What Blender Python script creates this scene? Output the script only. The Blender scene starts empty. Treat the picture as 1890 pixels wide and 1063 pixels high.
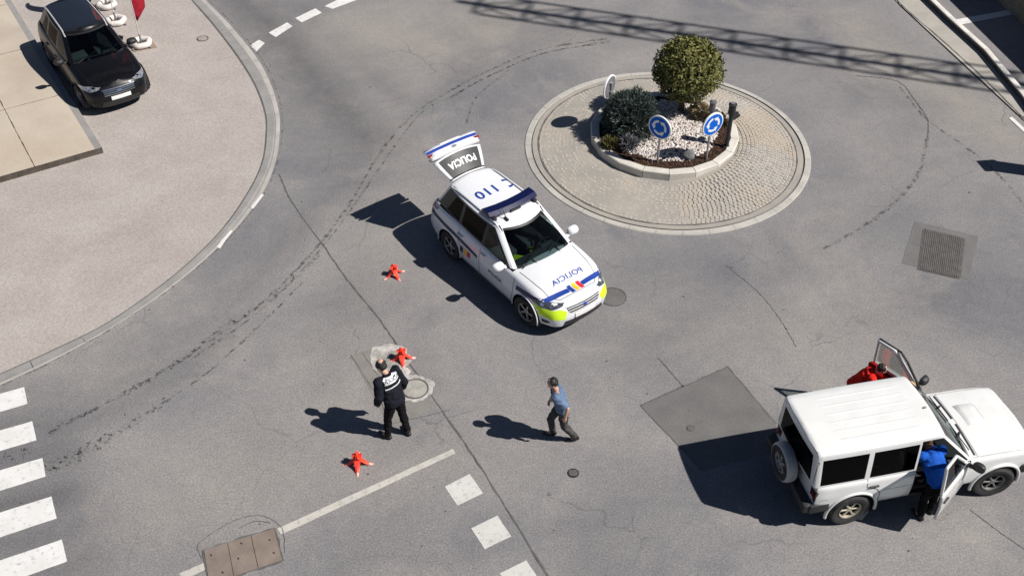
import bpy, bmesh, math, random
import numpy as np
from mathutils import Vector, Matrix, noise
from mathutils.bvhtree import BVHTree

R = math.radians
random.seed(7)
scene = bpy.context.scene
col = scene.collection

# ------------------------------------------------------------------ camera, sky, sun
CAM_H, PITCH, FPX, PW, PH = 15.564, 0.72896, 2000.0, 1890, 1063
cam_d = bpy.data.cameras.new('camera')
cam = bpy.data.objects.new('camera', cam_d)
col.objects.link(cam)
cam.location = (0, 0, CAM_H)
cam.rotation_euler = (math.pi / 2 - PITCH, 0, 0)
cam_d.sensor_width = 36.0
cam_d.lens = FPX / PW * 36.0
cam_d.clip_start = 0.1
cam_d.clip_end = 3000
scene.camera = cam

SUN_EL, SUN_AZ = 47.5, -15.0            # azimuth the light comes from, from +X
sun_to = Vector((math.cos(R(SUN_EL)) * math.cos(R(SUN_AZ)), math.cos(R(SUN_EL)) * math.sin(R(SUN_AZ)), math.sin(R(SUN_EL))))
world = bpy.data.worlds.new('World')
scene.world = world
world.use_nodes = True
wn = world.node_tree
sky = wn.nodes.new('ShaderNodeTexSky')
sky.sky_type = 'NISHITA'
sky.sun_disc = False
sky.sun_elevation = R(SUN_EL)
sky.sun_rotation = R(90 - SUN_AZ)
sky.altitude = 1500
sky.air_density = 0.68
sky.dust_density = 0.8
sky.ozone_density = 0.8
bg = wn.nodes['Background']
bg.inputs['Strength'].default_value = 0.05
wn.links.new(sky.outputs[0], bg.inputs['Color'])
sun_d = bpy.data.lights.new('sun', 'SUN')
sun_d.energy = 5.0
sun_d.angle = R(0.5)
sun_d.color = (1.0, 0.955, 0.90)
sun = bpy.data.objects.new('sun', sun_d)
col.objects.link(sun)
sun.rotation_euler = (-sun_to).to_track_quat('-Z', 'Y').to_euler()
sun.location = (20, -5, 30)
vs = scene.view_settings
vs.view_transform = 'Standard'
vs.look = 'None'
vs.exposure = 0.32
vs.gamma = 1.0

# ------------------------------------------------------------------ helpers
_cp, _sp = math.cos(PITCH), math.sin(PITCH)


def G(u, v, z=0.0):
    """where the sight line through a photo pixel meets the height z"""
    a, b = (u - PW / 2) / FPX, (v - PH / 2) / FPX
    d = Vector((a, _cp - b * _sp, -_sp - b * _cp))
    t = (z - CAM_H) / d.z
    return Vector((d.x * t, d.y * t, z))


def smooth01(t):
    t = min(1.0, max(0.0, t))
    return t * t * (3 - 2 * t)


def tag(o, label=None, cat=None, group=None, kind=None):
    if label: o['label'] = label
    if cat: o['category'] = cat
    if group: o['group'] = group
    if kind: o['kind'] = kind
    return o


def empty(name, loc, rz=0.0):
    o = bpy.data.objects.new(name, None)
    col.objects.link(o)
    o.location = loc
    o.rotation_euler = (0, 0, rz)
    o.empty_display_size = 0.2
    return o


def link_mesh(name, me, mats, parent=None, smooth=None):
    if not isinstance(mats, (list, tuple)):
        mats = [mats]
    for m in mats:
        me.materials.append(m)
    if smooth is not None:
        me.polygons.foreach_set('use_smooth', [True] * len(me.polygons))
        me.set_sharp_from_angle(angle=R(smooth))
    o = bpy.data.objects.new(name, me)
    col.objects.link(o)
    if parent is not None:
        o.parent = parent
    return o


class MB:
    def __init__(s):
        s.v, s.f, s.m = [], [], []

    def face(s, idx, m=0):
        s.f.append(tuple(idx)); s.m.append(m)

    def poly(s, pts, m=0):
        b = len(s.v)
        s.v += [tuple(p) for p in pts]
        s.face(range(b, b + len(pts)), m)

    def box(s, c, d, m=0, rot=None, taper=1.0, bev=0.0):
        """box centred at c, size d, optional rotation matrix, optional bevel (chamfer of every edge)"""
        bm = bmesh.new()
        bmesh.ops.create_cube(bm, size=1.0)
        for v in bm.verts:
            v.co = Vector((v.co.x * d[0], v.co.y * d[1], v.co.z * d[2]))
            if v.co.z > 0:
                v.co.x *= taper; v.co.y *= taper
        if bev > 0:
            bmesh.ops.bevel(bm, geom=list(bm.edges), offset=bev, segments=2, affect='EDGES', profile=0.5)
        s.bm(bm, m, Matrix.Translation(Vector(c)) @ (rot.to_4x4() if rot is not None else Matrix()))

    def bm(s, bm, m=0, mtx=None):
        bm.verts.index_update()
        b = len(s.v)
        for v in bm.verts:
            s.v.append(tuple(mtx @ v.co if mtx is not None else v.co))
        for f in bm.faces:
            s.face([b + v.index for v in f.verts], m)
        bm.free()

    def tube(s, pts, rad, n=8, m=0, cap=True, flat=None, up=None):
        pts = [Vector(p) for p in pts]
        if not isinstance(rad, (list, tuple)):
            rad = [rad] * len(pts)
        b = len(s.v)
        ref = Vector(up) if up is not None else Vector((0, 0, 1))
        for i, p in enumerate(pts):
            t = (pts[min(i + 1, len(pts) - 1)] - pts[max(i - 1, 0)])
            if t.length < 1e-9: t = Vector((0, 0, 1))
            t.normalize()
            a = ref - t * ref.dot(t)
            if a.length < 1e-3:
                a = Vector((1, 0, 0)) - t * t.x
                if a.length < 1e-3: a = Vector((0, 1, 0))
            a.normalize()
            c = t.cross(a)
            r1, r2 = rad[i], rad[i] * (flat[i] if isinstance(flat, (list, tuple)) else (flat or 1.0))
            for k in range(n):
                q = 2 * math.pi * k / n
                s.v.append(tuple(p + a * (r2 * math.cos(q)) + c * (r1 * math.sin(q))))
        for i in range(len(pts) - 1):
            for k in range(n):
                k2 = (k + 1) % n
                s.face((b + i * n + k, b + i * n + k2, b + (i + 1) * n + k2, b + (i + 1) * n + k), m)
        if cap:
            s.face([b + k for k in range(n)][::-1], m)
            e = b + (len(pts) - 1) * n
            s.face([e + k for k in range(n)], m)

    def sphere(s, c, r, seg=12, rings=8, m=0, rot=None):
        if not isinstance(r, (tuple, list)): r = (r, r, r)
        bm = bmesh.new()
        bmesh.ops.create_uvsphere(bm, u_segments=seg, v_segments=rings, radius=1.0)
        mt = Matrix.Translation(Vector(c)) @ (rot.to_4x4() if rot is not None else Matrix()) @ Matrix.Diagonal((*r, 1))
        s.bm(bm, m, mt)

    def lathe(s, prof, n=32, m=0, mtx=None, close=False):
        """profile of (radius, height) swept about z"""
        b = len(s.v)
        for (r, z) in prof:
            for k in range(n):
                a = 2 * math.pi * k / n
                p = Vector((r * math.cos(a), r * math.sin(a), z))
                s.v.append(tuple(mtx @ p if mtx is not None else p))
        L = len(prof)
        for i in range(L - 1 + (1 if close else 0)):
            i2 = (i + 1) % L
            for k in range(n):
                k2 = (k + 1) % n
                s.face((b + i * n + k, b + i * n + k2, b + i2 * n + k2, b + i2 * n + k), m)

    def mesh(s, name, fix=False):
        me = bpy.data.meshes.new(name)
        me.from_pydata(s.v, [], s.f)
        me.polygons.foreach_set('material_index', s.m)
        if fix:
            bm = bmesh.new(); bm.from_mesh(me)
            bmesh.ops.recalc_face_normals(bm, faces=list(bm.faces))
            bm.to_mesh(me); bm.free()
        me.update()
        return me

    def build(s, name, mats, parent=None, smooth=None, fix=True):
        return link_mesh(name, s.mesh(name, fix), mats, parent, smooth)


def pchip(xs, ys, x):
    """monotone cubic through the points, evaluated at the array x"""
    xs = np.asarray(xs, float); ys = np.asarray(ys, float); x = np.asarray(x, float)
    h = np.diff(xs); d = np.diff(ys) / h
    m = np.zeros(len(xs))
    m[0], m[-1] = d[0], d[-1]
    for i in range(1, len(xs) - 1):
        if d[i - 1] * d[i] > 0:
            w1, w2 = 2 * h[i] + h[i - 1], h[i] + 2 * h[i - 1]
            m[i] = (w1 + w2) / (w1 / d[i - 1] + w2 / d[i])
    i = np.clip(np.searchsorted(xs, x) - 1, 0, len(h) - 1)
    t = (x - xs[i]) / h[i]
    return ((1 + 2 * t) * (1 - t) ** 2 * ys[i] + t * (1 - t) ** 2 * h[i] * m[i]
            + t * t * (3 - 2 * t) * ys[i + 1] + t * t * (t - 1) * h[i] * m[i + 1])


# ------------------------------------------------------------------ a side table for evaluating modifiers and lettering
bench = bpy.data.scenes.new('bench')


def evaluated(ob):
    bench.collection.objects.link(ob)
    with bpy.context.temp_override(scene=bench, view_layer=bench.view_layers[0]):
        dg = bpy.context.evaluated_depsgraph_get()
        dg.update()
        me = bpy.data.meshes.new_from_object(ob.evaluated_get(dg))
    bench.collection.objects.unlink(ob)
    return me


# ------------------------------------------------------------------ materials
def principled(name, color=(.5, .5, .5), rough=.5, metal=0.0, coat=0.0, spec=0.5):
    m = bpy.data.materials.new(name)
    m.use_nodes = True
    p = m.node_tree.nodes['Principled BSDF']
    p.inputs['Base Color'].default_value = (*color, 1)
    p.inputs['Roughness'].default_value = rough
    p.inputs['Metallic'].default_value = metal
    p.inputs['Coat Weight'].default_value = coat
    p.inputs['Coat Roughness'].default_value = 0.05
    p.inputs['Specular IOR Level'].default_value = spec
    return m, m.node_tree, p


def nz(nt, vec, scale, detail=4, rough=.55, dist=0.0):
    n = nt.nodes.new('ShaderNodeTexNoise')
    n.inputs['Scale'].default_value = scale
    n.inputs['Detail'].default_value = detail
    n.inputs['Roughness'].default_value = rough
    n.inputs['Distortion'].default_value = dist
    nt.links.new(vec, n.inputs['Vector'])
    return n.outputs['Fac']


def ramp(nt, fac, a, b, lo=0.0, hi=1.0):
    r = nt.nodes.new('ShaderNodeMapRange')
    r.inputs['From Min'].default_value = a
    r.inputs['From Max'].default_value = b
    r.inputs['To Min'].default_value = lo
    r.inputs['To Max'].default_value = hi
    nt.links.new(fac, r.inputs['Value'])
    return r.outputs['Result']


def mixc(nt, fac, a, b, mode='MIX'):
    n = nt.nodes.new('ShaderNodeMix')
    n.data_type = 'RGBA'
    n.blend_type = mode
    for s, k in ((fac, 0), (a, 6), (b, 7)):
        if isinstance(s, (int, float)):
            n.inputs[k].default_value = s
        elif isinstance(s, tuple):
            n.inputs[k].default_value = (*s, 1)
        else:
            nt.links.new(s, n.inputs[k])
    return n.outputs[2]


def math_(nt, op, a, b=0.0):
    n = nt.nodes.new('ShaderNodeMath')
    n.operation = op
    for k, s in ((0, a), (1, b)):
        if isinstance(s, (int, float)): n.inputs[k].default_value = s
        else: nt.links.new(s, n.inputs[k])
    return n.outputs[0]


def coord(nt, kind='Object'):
    return nt.nodes.new('ShaderNodeTexCoord').outputs[kind]


def bump(nt, p, h, strength=.3, dist=.01):
    b = nt.nodes.new('ShaderNodeBump')
    b.inputs['Strength'].default_value = strength
    b.inputs['Distance'].default_value = dist
    nt.links.new(h, b.inputs['Height'])
    nt.links.new(b.outputs['Normal'], p.inputs['Normal'])


def rough_mat(name, c1, c2, scale=3, rough=.85, fine=60, fine_amt=.25, bump_s=.3, bump_d=.01, c3=None, spec=.3):
    """mottled surface: large patches from c1 to c2, fine speckle, bump"""
    m, nt, p = principled(name, c1, rough, spec=spec)
    v = coord(nt)
    a = mixc(nt, ramp(nt, nz(nt, v, scale, 6), .35, .65), c1, c2)
    if c3:
        a = mixc(nt, ramp(nt, nz(nt, v, scale * .37, 5, dist=.6), .5, .72), a, c3)
    f = nz(nt, v, fine, 3, .7)
    a = mixc(nt, 1.0, a, mixc(nt, ramp(nt, f, .3, .7), (1 - fine_amt,) * 3, (1 + fine_amt * .4,) * 3), 'MULTIPLY')
    nt.links.new(a, p.inputs['Base Color'])
    bump(nt, p, f, bump_s, bump_d)
    return m


def asphalt_mat():
    m, nt, p = principled('asphalt', (.2, .2, .2), .88, spec=.25)
    v = coord(nt)
    big = nz(nt, v, .21, 6, .6, .5)
    c = mixc(nt, ramp(nt, big, .36, .64), ASPH_A, ASPH_B)
    mid = nz(nt, v, 1.1, 7, .62, .3)
    c = mixc(nt, ramp(nt, mid, .38, .7, 0, .55), c, ASPH_C)
    c = mixc(nt, ramp(nt, nz(nt, v, .42, 7, .65, 1.2), .52, .70, 0, .42), c, ASPH_D)
    at = nt.nodes.new('ShaderNodeAttribute'); at.attribute_name = 'wear'
    w = math_(nt, 'MULTIPLY', at.outputs['Fac'], ramp(nt, mid, .25, .7, .75, 1.15))
    c = mixc(nt, w, c, (.066, .066, .073))
    at2 = nt.nodes.new('ShaderNodeAttribute'); at2.attribute_name = 'pale'
    c = mixc(nt, math_(nt, 'MULTIPLY', at2.outputs['Fac'], ramp(nt, mid, .3, .7, .6, 1.1)), c, (.285, .262, .232))
    f1 = nz(nt, v, 46, 2, .7)
    f2 = nz(nt, v, 24, 3, .8)
    c = mixc(nt, 1.0, c, mixc(nt, ramp(nt, f1, .32, .68), (.70,) * 3, (1.26,) * 3), 'MULTIPLY')
    c = mixc(nt, 1.0, c, mixc(nt, ramp(nt, f2, .3, .7), (.74,) * 3, (1.22,) * 3), 'MULTIPLY')
    f3 = nz(nt, v, 5.5, 4, .7, .4)
    c = mixc(nt, 1.0, c, mixc(nt, ramp(nt, f3, .32, .68), (.93, .93, .94), (1.06, 1.055, 1.045)), 'MULTIPLY')
    # small pits and oil spots
    vo = nt.nodes.new('ShaderNodeTexVoronoi'); vo.inputs['Scale'].default_value = 1.3
    nt.links.new(v, vo.inputs['Vector'])
    spot = math_(nt, 'MULTIPLY', ramp(nt, vo.outputs['Distance'], .03, .075, 1, 0), ramp(nt, nz(nt, v, .7, 2), .5, .62, 0, .55))
    c = mixc(nt, spot, c, (.05, .05, .052))
    # hairline cracks
    vc = nt.nodes.new('ShaderNodeTexVoronoi'); vc.feature = 'DISTANCE_TO_EDGE'; vc.inputs['Scale'].default_value = .33
    wv = nt.nodes.new('ShaderNodeVectorMath'); wv.operation = 'ADD'
    nn = nt.nodes.new('ShaderNodeTexNoise'); nn.inputs['Scale'].default_value = .9; nn.inputs['Detail'].default_value = 6
    nt.links.new(v, nn.inputs['Vector'])
    nt.links.new(v, wv.inputs[0]); nt.links.new(nn.outputs['Color'], wv.inputs[1])
    nt.links.new(wv.outputs[0], vc.inputs['Vector'])
    ck = math_(nt, 'MULTIPLY', ramp(nt, vc.outputs['Distance'], .0, .0075, 1, 0), ramp(nt, nz(nt, v, .5, 3), .5, .62, 0, .45))
    c = mixc(nt, ck, c, (.07, .07, .07))
    nt.links.new(c, p.inputs['Base Color'])
    bump(nt, p, f1, .35, .006)
    return m


ASPH_A, ASPH_B, ASPH_C, ASPH_D = (.150, .149, .161), (.262, .249, .240), (.212, .206, .204), (.315, .289, .258)


def paint_mark_mat(name, color=(.74, .73, .70), wear=.5):
    m, nt, p = principled(name, color, .75, spec=.3)
    v = coord(nt)
    n = nz(nt, v, 9, 8, .7)
    n2 = nz(nt, v, 60, 3, .7)
    f = ramp(nt, math_(nt, 'ADD', math_(nt, 'MULTIPLY', n, .7), math_(nt, 'MULTIPLY', n2, .3)), .62 - .16 * wear, .70 - .12 * wear)
    c = mixc(nt, f, color, (.36, .35, .34))
    c = mixc(nt, 1.0, c, mixc(nt, ramp(nt, nz(nt, v, 2.2, 5), .3, .7), (.86, .85, .83), (1, 1, 1)), 'MULTIPLY')
    nt.links.new(c, p.inputs['Base Color'])
    bump(nt, p, n2, .2, .004)
    return m


def broken_mat(name, color, lo, hi, scale=6, rough=.9, amt=1.0, dist=.0):
    """dark residue lying in flecks: noise decides where the film is there at all"""
    m, nt, p = principled(name, color, rough, spec=.2)
    v = coord(nt)
    a = ramp(nt, nz(nt, v, scale, 7, .7, dist), lo, hi, 0, amt)
    nt.links.new(a, p.inputs['Alpha'])
    return m


def car_paint(name, color, dirt=.04, coat=.9, spec=.5):
    m, nt, p = principled(name, color, .32, coat=coat, spec=spec)
    v = coord(nt)
    n = nz(nt, v, 2.6, 6, .6)
    c = mixc(nt, ramp(nt, n, .4, .75, 0, dirt * 3), color, (.34, .31, .27))
    if dirt > 0:                                   # road dust thrown up along the sills
        sx = nt.nodes.new('ShaderNodeSeparateXYZ'); nt.links.new(v, sx.inputs[0])
        low = ramp(nt, sx.outputs['Z'], .85, .3, 0, 1)
        c = mixc(nt, math_(nt, 'MULTIPLY', low, ramp(nt, nz(nt, v, 5, 6, .7), .35, .7, 0, dirt * 9)), c, (.30, .27, .23))
    nt.links.new(c, p.inputs['Base Color'])
    nt.links.new(ramp(nt, nz(nt, v, 9, 4), .3, .7, .24, .42), p.inputs['Roughness'])
    return m


def glass_mat(name, tint=(.10, .12, .12), rough=.02, amount=1.0):
    m = bpy.data.materials.new(name)
    m.use_nodes = True
    nt = m.node_tree
    nt.nodes.remove(nt.nodes['Principled BSDF'])
    out = nt.nodes['Material Output']
    tr = nt.nodes.new('ShaderNodeBsdfTransparent'); tr.inputs['Color'].default_value = (*tint, 1)
    gl = nt.nodes.new('ShaderNodeBsdfGlossy'); gl.inputs['Roughness'].default_value = rough
    fr = nt.nodes.new('ShaderNodeFresnel'); fr.inputs['IOR'].default_value = 1.5
    mx = nt.nodes.new('ShaderNodeMixShader')
    nt.links.new(math_(nt, 'MULTIPLY', fr.outputs[0], amount), mx.inputs[0])
    nt.links.new(tr.outputs[0], mx.inputs[1]); nt.links.new(gl.outputs[0], mx.inputs[2])
    nt.links.new(mx.outputs[0], out.inputs['Surface'])
    return m


def simple(name, color, rough=.5, metal=0.0, coat=0.0, var=.12, scale=12, spec=.5):
    m, nt, p = principled(name, color, rough, metal, coat, spec)
    v = coord(nt)
    lo = tuple(x * (1 - var) for x in color); hi = tuple(min(1, x * (1 + var)) for x in color)
    nt.links.new(mixc(nt, ramp(nt, nz(nt, v, scale, 4), .3, .7), lo, hi), p.inputs['Base Color'])
    return m


def cloth_mat(name, color, var=.25, rough=.9):
    m, nt, p = principled(name, color, rough, spec=.15)
    v = coord(nt)
    lo = tuple(x * (1 - var) for x in color); hi = tuple(min(1, x * (1 + var)) for x in color)
    n = nz(nt, v, 9, 5, .6)
    nt.links.new(mixc(nt, ramp(nt, n, .3, .7), lo, hi), p.inputs['Base Color'])
    bump(nt, p, n, .5, .03)
    return m


M = {}
M['asphalt'] = asphalt_mat()
M['patch'] = rough_mat('patch asphalt', (.132, .129, .127), (.162, .157, .153), 1.5, .9, 50, .3, .35, .006)
M['pavement'] = rough_mat('lot paving', (.365, .328, .302), (.405, .368, .342), .9, .88, 26, .30, .25, .005, (.345, .306, .28))
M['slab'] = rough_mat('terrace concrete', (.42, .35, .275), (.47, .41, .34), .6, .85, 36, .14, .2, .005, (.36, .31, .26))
M['slabface'] = rough_mat('terrace stone and parapet shade', (.075, .06, .05), (.12, .10, .085), 5, .9, 30, .4, .5, .02)
M['kerb'] = rough_mat('kerb granite', (.235, .228, .22), (.29, .28, .27), 2.2, .85, 55, .22, .3, .006)
M['gutter'] = rough_mat('gutter concrete', (.32, .305, .285), (.39, .372, .35), 1.8, .85, 55, .2, .3, .006)
M['conc'] = rough_mat('pale concrete', (.52, .49, .44), (.62, .59, .53), 2.0, .85, 50, .15, .25, .006, (.44, .41, .36))
M['sidewalk'] = rough_mat('sidewalk concrete', (.33, .31, .275), (.40, .375, .335), 1.4, .85, 50, .16, .25, .006)
M['mark'] = paint_mark_mat('road paint', (.66, .655, .645), .5)
M['markgrey'] = paint_mark_mat('greyed road paint', (.55, .545, .52), .6)
M['markworn'] = paint_mark_mat('worn road paint', (.50, .48, .44), .8)
M['joint'] = rough_mat('tar joint', (.085, .083, .082), (.135, .13, .126), 8, .9, 50, .3, .2, .004)
M['flecks'] = broken_mat('tyre rubber flecks', (.045, .045, .047), .52, .64, 11, amt=.85)
M['faint'] = broken_mat('faint crack film', (.07, .068, .068), .46, .62, 7, amt=.62)
M['iron'] = rough_mat('cast iron', (.085, .082, .08), (.13, .125, .12), 12, .7, 80, .3, .3, .004)
M['rust'] = rough_mat('rusty steel', (.185, .145, .122), (.24, .195, .165), 3, .8, 60, .25, .3, .004, (.21, .18, .165))
M['black'] = simple('black plastic', (.018, .018, .02), .55)
M['rubber'] = simple('tyre rubber', (.028, .027, .027), .85, var=.3)
M['seal'] = simple('window seal', (.01, .01, .011), .35)
M['chrome'] = simple('bright metal', (.7, .7, .7), .22, 1.0)
M['alloy'] = simple('alloy rim', (.42, .42, .42), .4, .8)
M['railsilver'] = simple('silver rail', (.55, .55, .56), .35, .3)
M['ringstone'] = rough_mat('ring stone', (.38, .365, .335), (.47, .45, .41), 1.6, .85, 50, .2, .25, .006, (.30, .285, .265))
M['grey'] = simple('grey metal', (.25, .25, .26), .45, .4)
M['galv'] = simple('galvanised pole', (.33, .33, .33), .5, .5)
M['white'] = simple('white enamel', (.78, .78, .78), .4, var=.04)
M['interior'] = simple('dark interior', (.022, .022, .024), .8)
M['seat'] = simple('seat fabric', (.085, .09, .095), .9)
M['greyseat'] = simple('grey seat fabric', (.17, .165, .16), .9)
M['skin'] = simple('skin', (.52, .31, .22), .55, var=.08)
M['skin_tan'] = simple('tan skin', (.36, .20, .14), .55, var=.08)
M['hair_black'] = simple('black hair', (.012, .010, .009), .6, var=.4, scale=60)
M['hair_red'] = simple('auburn hair', (.20, .085, .035), .6, var=.4, scale=60)
M['glass'] = glass_mat('tinted glass', (.34, .42, .42), amount=.7)
M['darkglass'] = glass_mat('privacy glass', (.02, .021, .023), amount=.28)
M['clearglass'] = glass_mat('clear glass', (.62, .68, .66), amount=.35)
M['lampglass'] = glass_mat('lamp glass', (.75, .78, .8))
M['red_lamp'] = simple('red lamp', (.22, .012, .012), .2, coat=.5)
M['amber'] = simple('amber lamp', (.45, .16, .03), .25, coat=.5)
M['plate'] = simple('number plate', (.72, .72, .7), .5, var=.05)
M['polwhite'] = car_paint('police white paint', (.72, .73, .755), .02)
M['offwhite'] = car_paint('old white paint', (.71, .715, .70), .05)
M['blackpaint'] = car_paint('black paint', (.004, .004, .005), .0, .30, .2)
M['blue_decal'] = simple('blue decal', (.012, .045, .28), .4, var=.06)
M['navy'] = simple('navy light bar', (.004, .006, .045), .2, coat=.5)
M['yellow_decal'] = simple('yellow decal', (.85, .50, .02), .4, var=.05)
M['red_decal'] = simple('red decal', (.62, .02, .035), .4, var=.05)
M['lime'] = simple('fluorescent lime', (.60, .85, .02), .4, var=.05)
M['sign_blue'] = simple('sign blue', (.004, .12, .55), .5, var=.05, spec=.1)
M['orange'] = simple('orange fabric', (.88, .055, .025), .6, var=.1)
M['flag_red'] = cloth_mat('dark red flag', (.27, .014, .026))

# ------------------------------------------------------------------ the ground
def seg_dist(px, py, pts):
    """distance of grid points to a polyline"""
    best = np.full(px.shape, 1e9)
    for (x0, y0), (x1, y1) in zip(pts[:-1], pts[1:]):
        dx, dy = x1 - x0, y1 - y0
        t = np.clip(((px - x0) * dx + (py - y0) * dy) / (dx * dx + dy * dy + 1e-9), 0, 1)
        best = np.minimum(best, np.hypot(px - x0 - t * dx, py - y0 - t * dy))
    return best


def gpts(pix, z=0.0):
    return [tuple(G(u, v, z).xy) for u, v in pix]


def build_ground():
    xs = np.concatenate([[-400, -120, -50], np.arange(-26, 26.01, .16), [50, 120, 400]])
    ys = np.concatenate([[-200, -60, -10], np.arange(6, 40.01, .16), [60, 150, 700]])
    X, Y = np.meshgrid(xs, ys)
    nx, ny = len(xs), len(ys)
    v = np.stack([X.ravel(), Y.ravel(), np.zeros(X.size)], 1)
    i = np.arange((nx - 1) * (ny - 1)); r, c = i // (nx - 1), i % (nx - 1)
    f = np.stack([r * nx + c, r * nx + c + 1, (r + 1) * nx + c + 1, (r + 1) * nx + c], 1)
    me = bpy.data.meshes.new('ground')
    me.from_pydata(v.tolist(), [], f.tolist())
    wear = np.zeros(X.shape); pale = np.zeros(X.shape)
    # darkened wheel lanes: (polyline in the photo, half width, strength)
    for pix, hw, st in [
        ([(395, -40), (470, 20), (540, 90), (600, 170), (680, 260)], .85, .62),
        ([(560, 20), (650, 110), (740, 190)], .55, .30),
        ([(490, 130), (560, 210), (640, 300), (660, 380)], .8, .22),
        ([(-40, 745), (60, 735), (200, 690), (420, 560)], .9, .22),
        ([(-40, 800), (110, 780)], .45, .50), ([(-40, 872), (110, 845)], .5, .48), ([(-40, 945), (110, 915)], .45, .62),
        ([(-40, 1015), (140, 975)], .45, .42), ([(-40, 1085), (150, 1040)], .45, .40),
        ([(880, 110), (780, 190), (700, 270), (560, 420), (430, 560), (250, 690), (90, 800)], .45, .24),
        ([(1690, 180), (1660, 300), (1560, 430), (1400, 510), (1200, 520)], 1.1, .12),
        ([(1430, 560), (1300, 600), (1150, 610)], .7, .14),
        ([(640, 1040), (720, 1020), (860, 1040)], .35, .20),
        ([(700, 300), (660, 420), (640, 560), (600, 700)], .6, .16), ([(1250, 520), (1420, 600), (1600, 600), (1800, 520)], .7, .16),
        ([(900, 40), (1100, 70), (1300, 60), (1500, 110), (1660, 190)], .8, .22), ([(1180, 900), (1100, 980), (1060, 1063)], .9, .14),
        ([(420, 620), (240, 740), (120, 800)], .35, .3),
    ]:
        d = seg_dist(X, Y, gpts(pix))
        wear = np.maximum(wear, st * np.clip(1 - d / (hw * 1.9), 0, 1) ** 1.2)
    for pix, hw, st in [
        ([(700, 60), (820, 90), (900, 60)], 1.5, .75), ([(760, 330), (700, 560), (640, 760)], 1.2, .30),
        ([(1560, 40), (1640, 110), (1760, 180), (1850, 250)], .7, .7),
        ([(520, 860), (330, 930)], 1.2, .40), ([(700, 880), (900, 820)], 1.0, .3), ([(1230, 640), (1420, 620), (1560, 560)], 1.2, .22),
    ]:
        d = seg_dist(X, Y, gpts(pix))
        pale = np.maximum(pale, st * np.clip(1 - d / (hw * 1.9), 0, 1) ** 1.2)
    for nm, a in (('wear', wear), ('pale', pale)):
        at = me.attributes.new(nm, 'FLOAT', 'POINT')
        at.data.foreach_set('value', a.ravel().astype(np.float32))
    o = link_mesh('ground', me, M['asphalt'])
    tag(o, kind='structure')


build_ground()


def sheet(name, pts, m, z, kind='structure', parent=None):
    mb = MB()
    mb.poly([(p[0], p[1], z) for p in pts])
    o = mb.build(name, m, parent)
    if o.data.polygons[0].normal.z < 0:
        o.data.flip_normals()
    if kind and parent is None: tag(o, kind=kind)
    return o


def ribbon_faces(mb, pts, w, z, jit=0.0, step=.12, m=0, zf=None):
    P = []
    for a, b in zip(pts[:-1], pts[1:]):
        a, b = Vector(a[:2]), Vector(b[:2])
        n = max(1, int((b - a).length / step))
        P += [a.lerp(b, k / n) for k in range(n)]
    P.append(Vector(pts[-1][:2]))
    base = len(mb.v)
    for i, p in enumerate(P):
        t = (P[min(i + 1, len(P) - 1)] - P[max(i - 1, 0)]).normalized()
        nn = Vector((-t.y, t.x))
        c = p + nn * random.uniform(-jit, jit)
        ww = w * (1 + (random.uniform(-.5, .5) if jit else 0)) * .5
        zz = z if zf is None else zf(c)
        mb.v.append((*(c + nn * ww), zz)); mb.v.append((*(c - nn * ww), zz))
    for i in range(len(P) - 1):
        k = base + 2 * i
        mb.face((k, k + 1, k + 3, k + 2), m)


def curve_pts(pix, z=0.0, n=60, closed=False):
    """smooth Catmull-Rom line through photo points, on the ground"""
    p = [Vector(q) for q in gpts(pix, z)]
    out = []
    q = [2 * p[0] - p[1]] + p + [2 * p[-1] - p[-2]]
    per = max(2, n // (len(p) - 1))
    for i in range(1, len(q) - 2):
        for k in range(per):
            t = k / per
            out.append(.5 * ((2 * q[i]) + (q[i + 1] - q[i - 1]) * t + (2 * q[i - 1] - 5 * q[i] + 4 * q[i + 1] - q[i + 2]) * t * t
                             + (3 * q[i] - q[i - 1] - 3 * q[i + 1] + q[i + 2]) * t ** 3))
    out.append(p[-1])
    return out


# paved lot, its granite kerb and the gutter strip
PZ = .10
inner_px = [(322, -40), (352, 0), (395, 50), (440, 110), (470, 160), (488, 210), (490, 250), (483, 300), (460, 350), (420, 410), (370, 465), (300, 525), (200, 595), (100, 645), (0, 690), (-90, 727)]
outer_px = [(352, -40), (385, 0), (430, 45), (480, 105), (506, 155), (520, 205), (521, 245), (515, 290), (495, 345), (458, 400), (404, 458), (332, 520), (225, 595), (115, 658), (0, 713), (-90, 752)]
inn = curve_pts(inner_px, PZ, 150)
out_ = curve_pts(outer_px, 0, 150)
n_ = min(len(inn), len(out_))
inn, out_ = inn[:n_], out_[:n_]
sheet('pavement', [(-60, 60), (inn[0].x - 3, 60)] + [tuple(p) for p in inn] + [(-60, inn[-1].y - 8)], M['pavement'], PZ)


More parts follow.
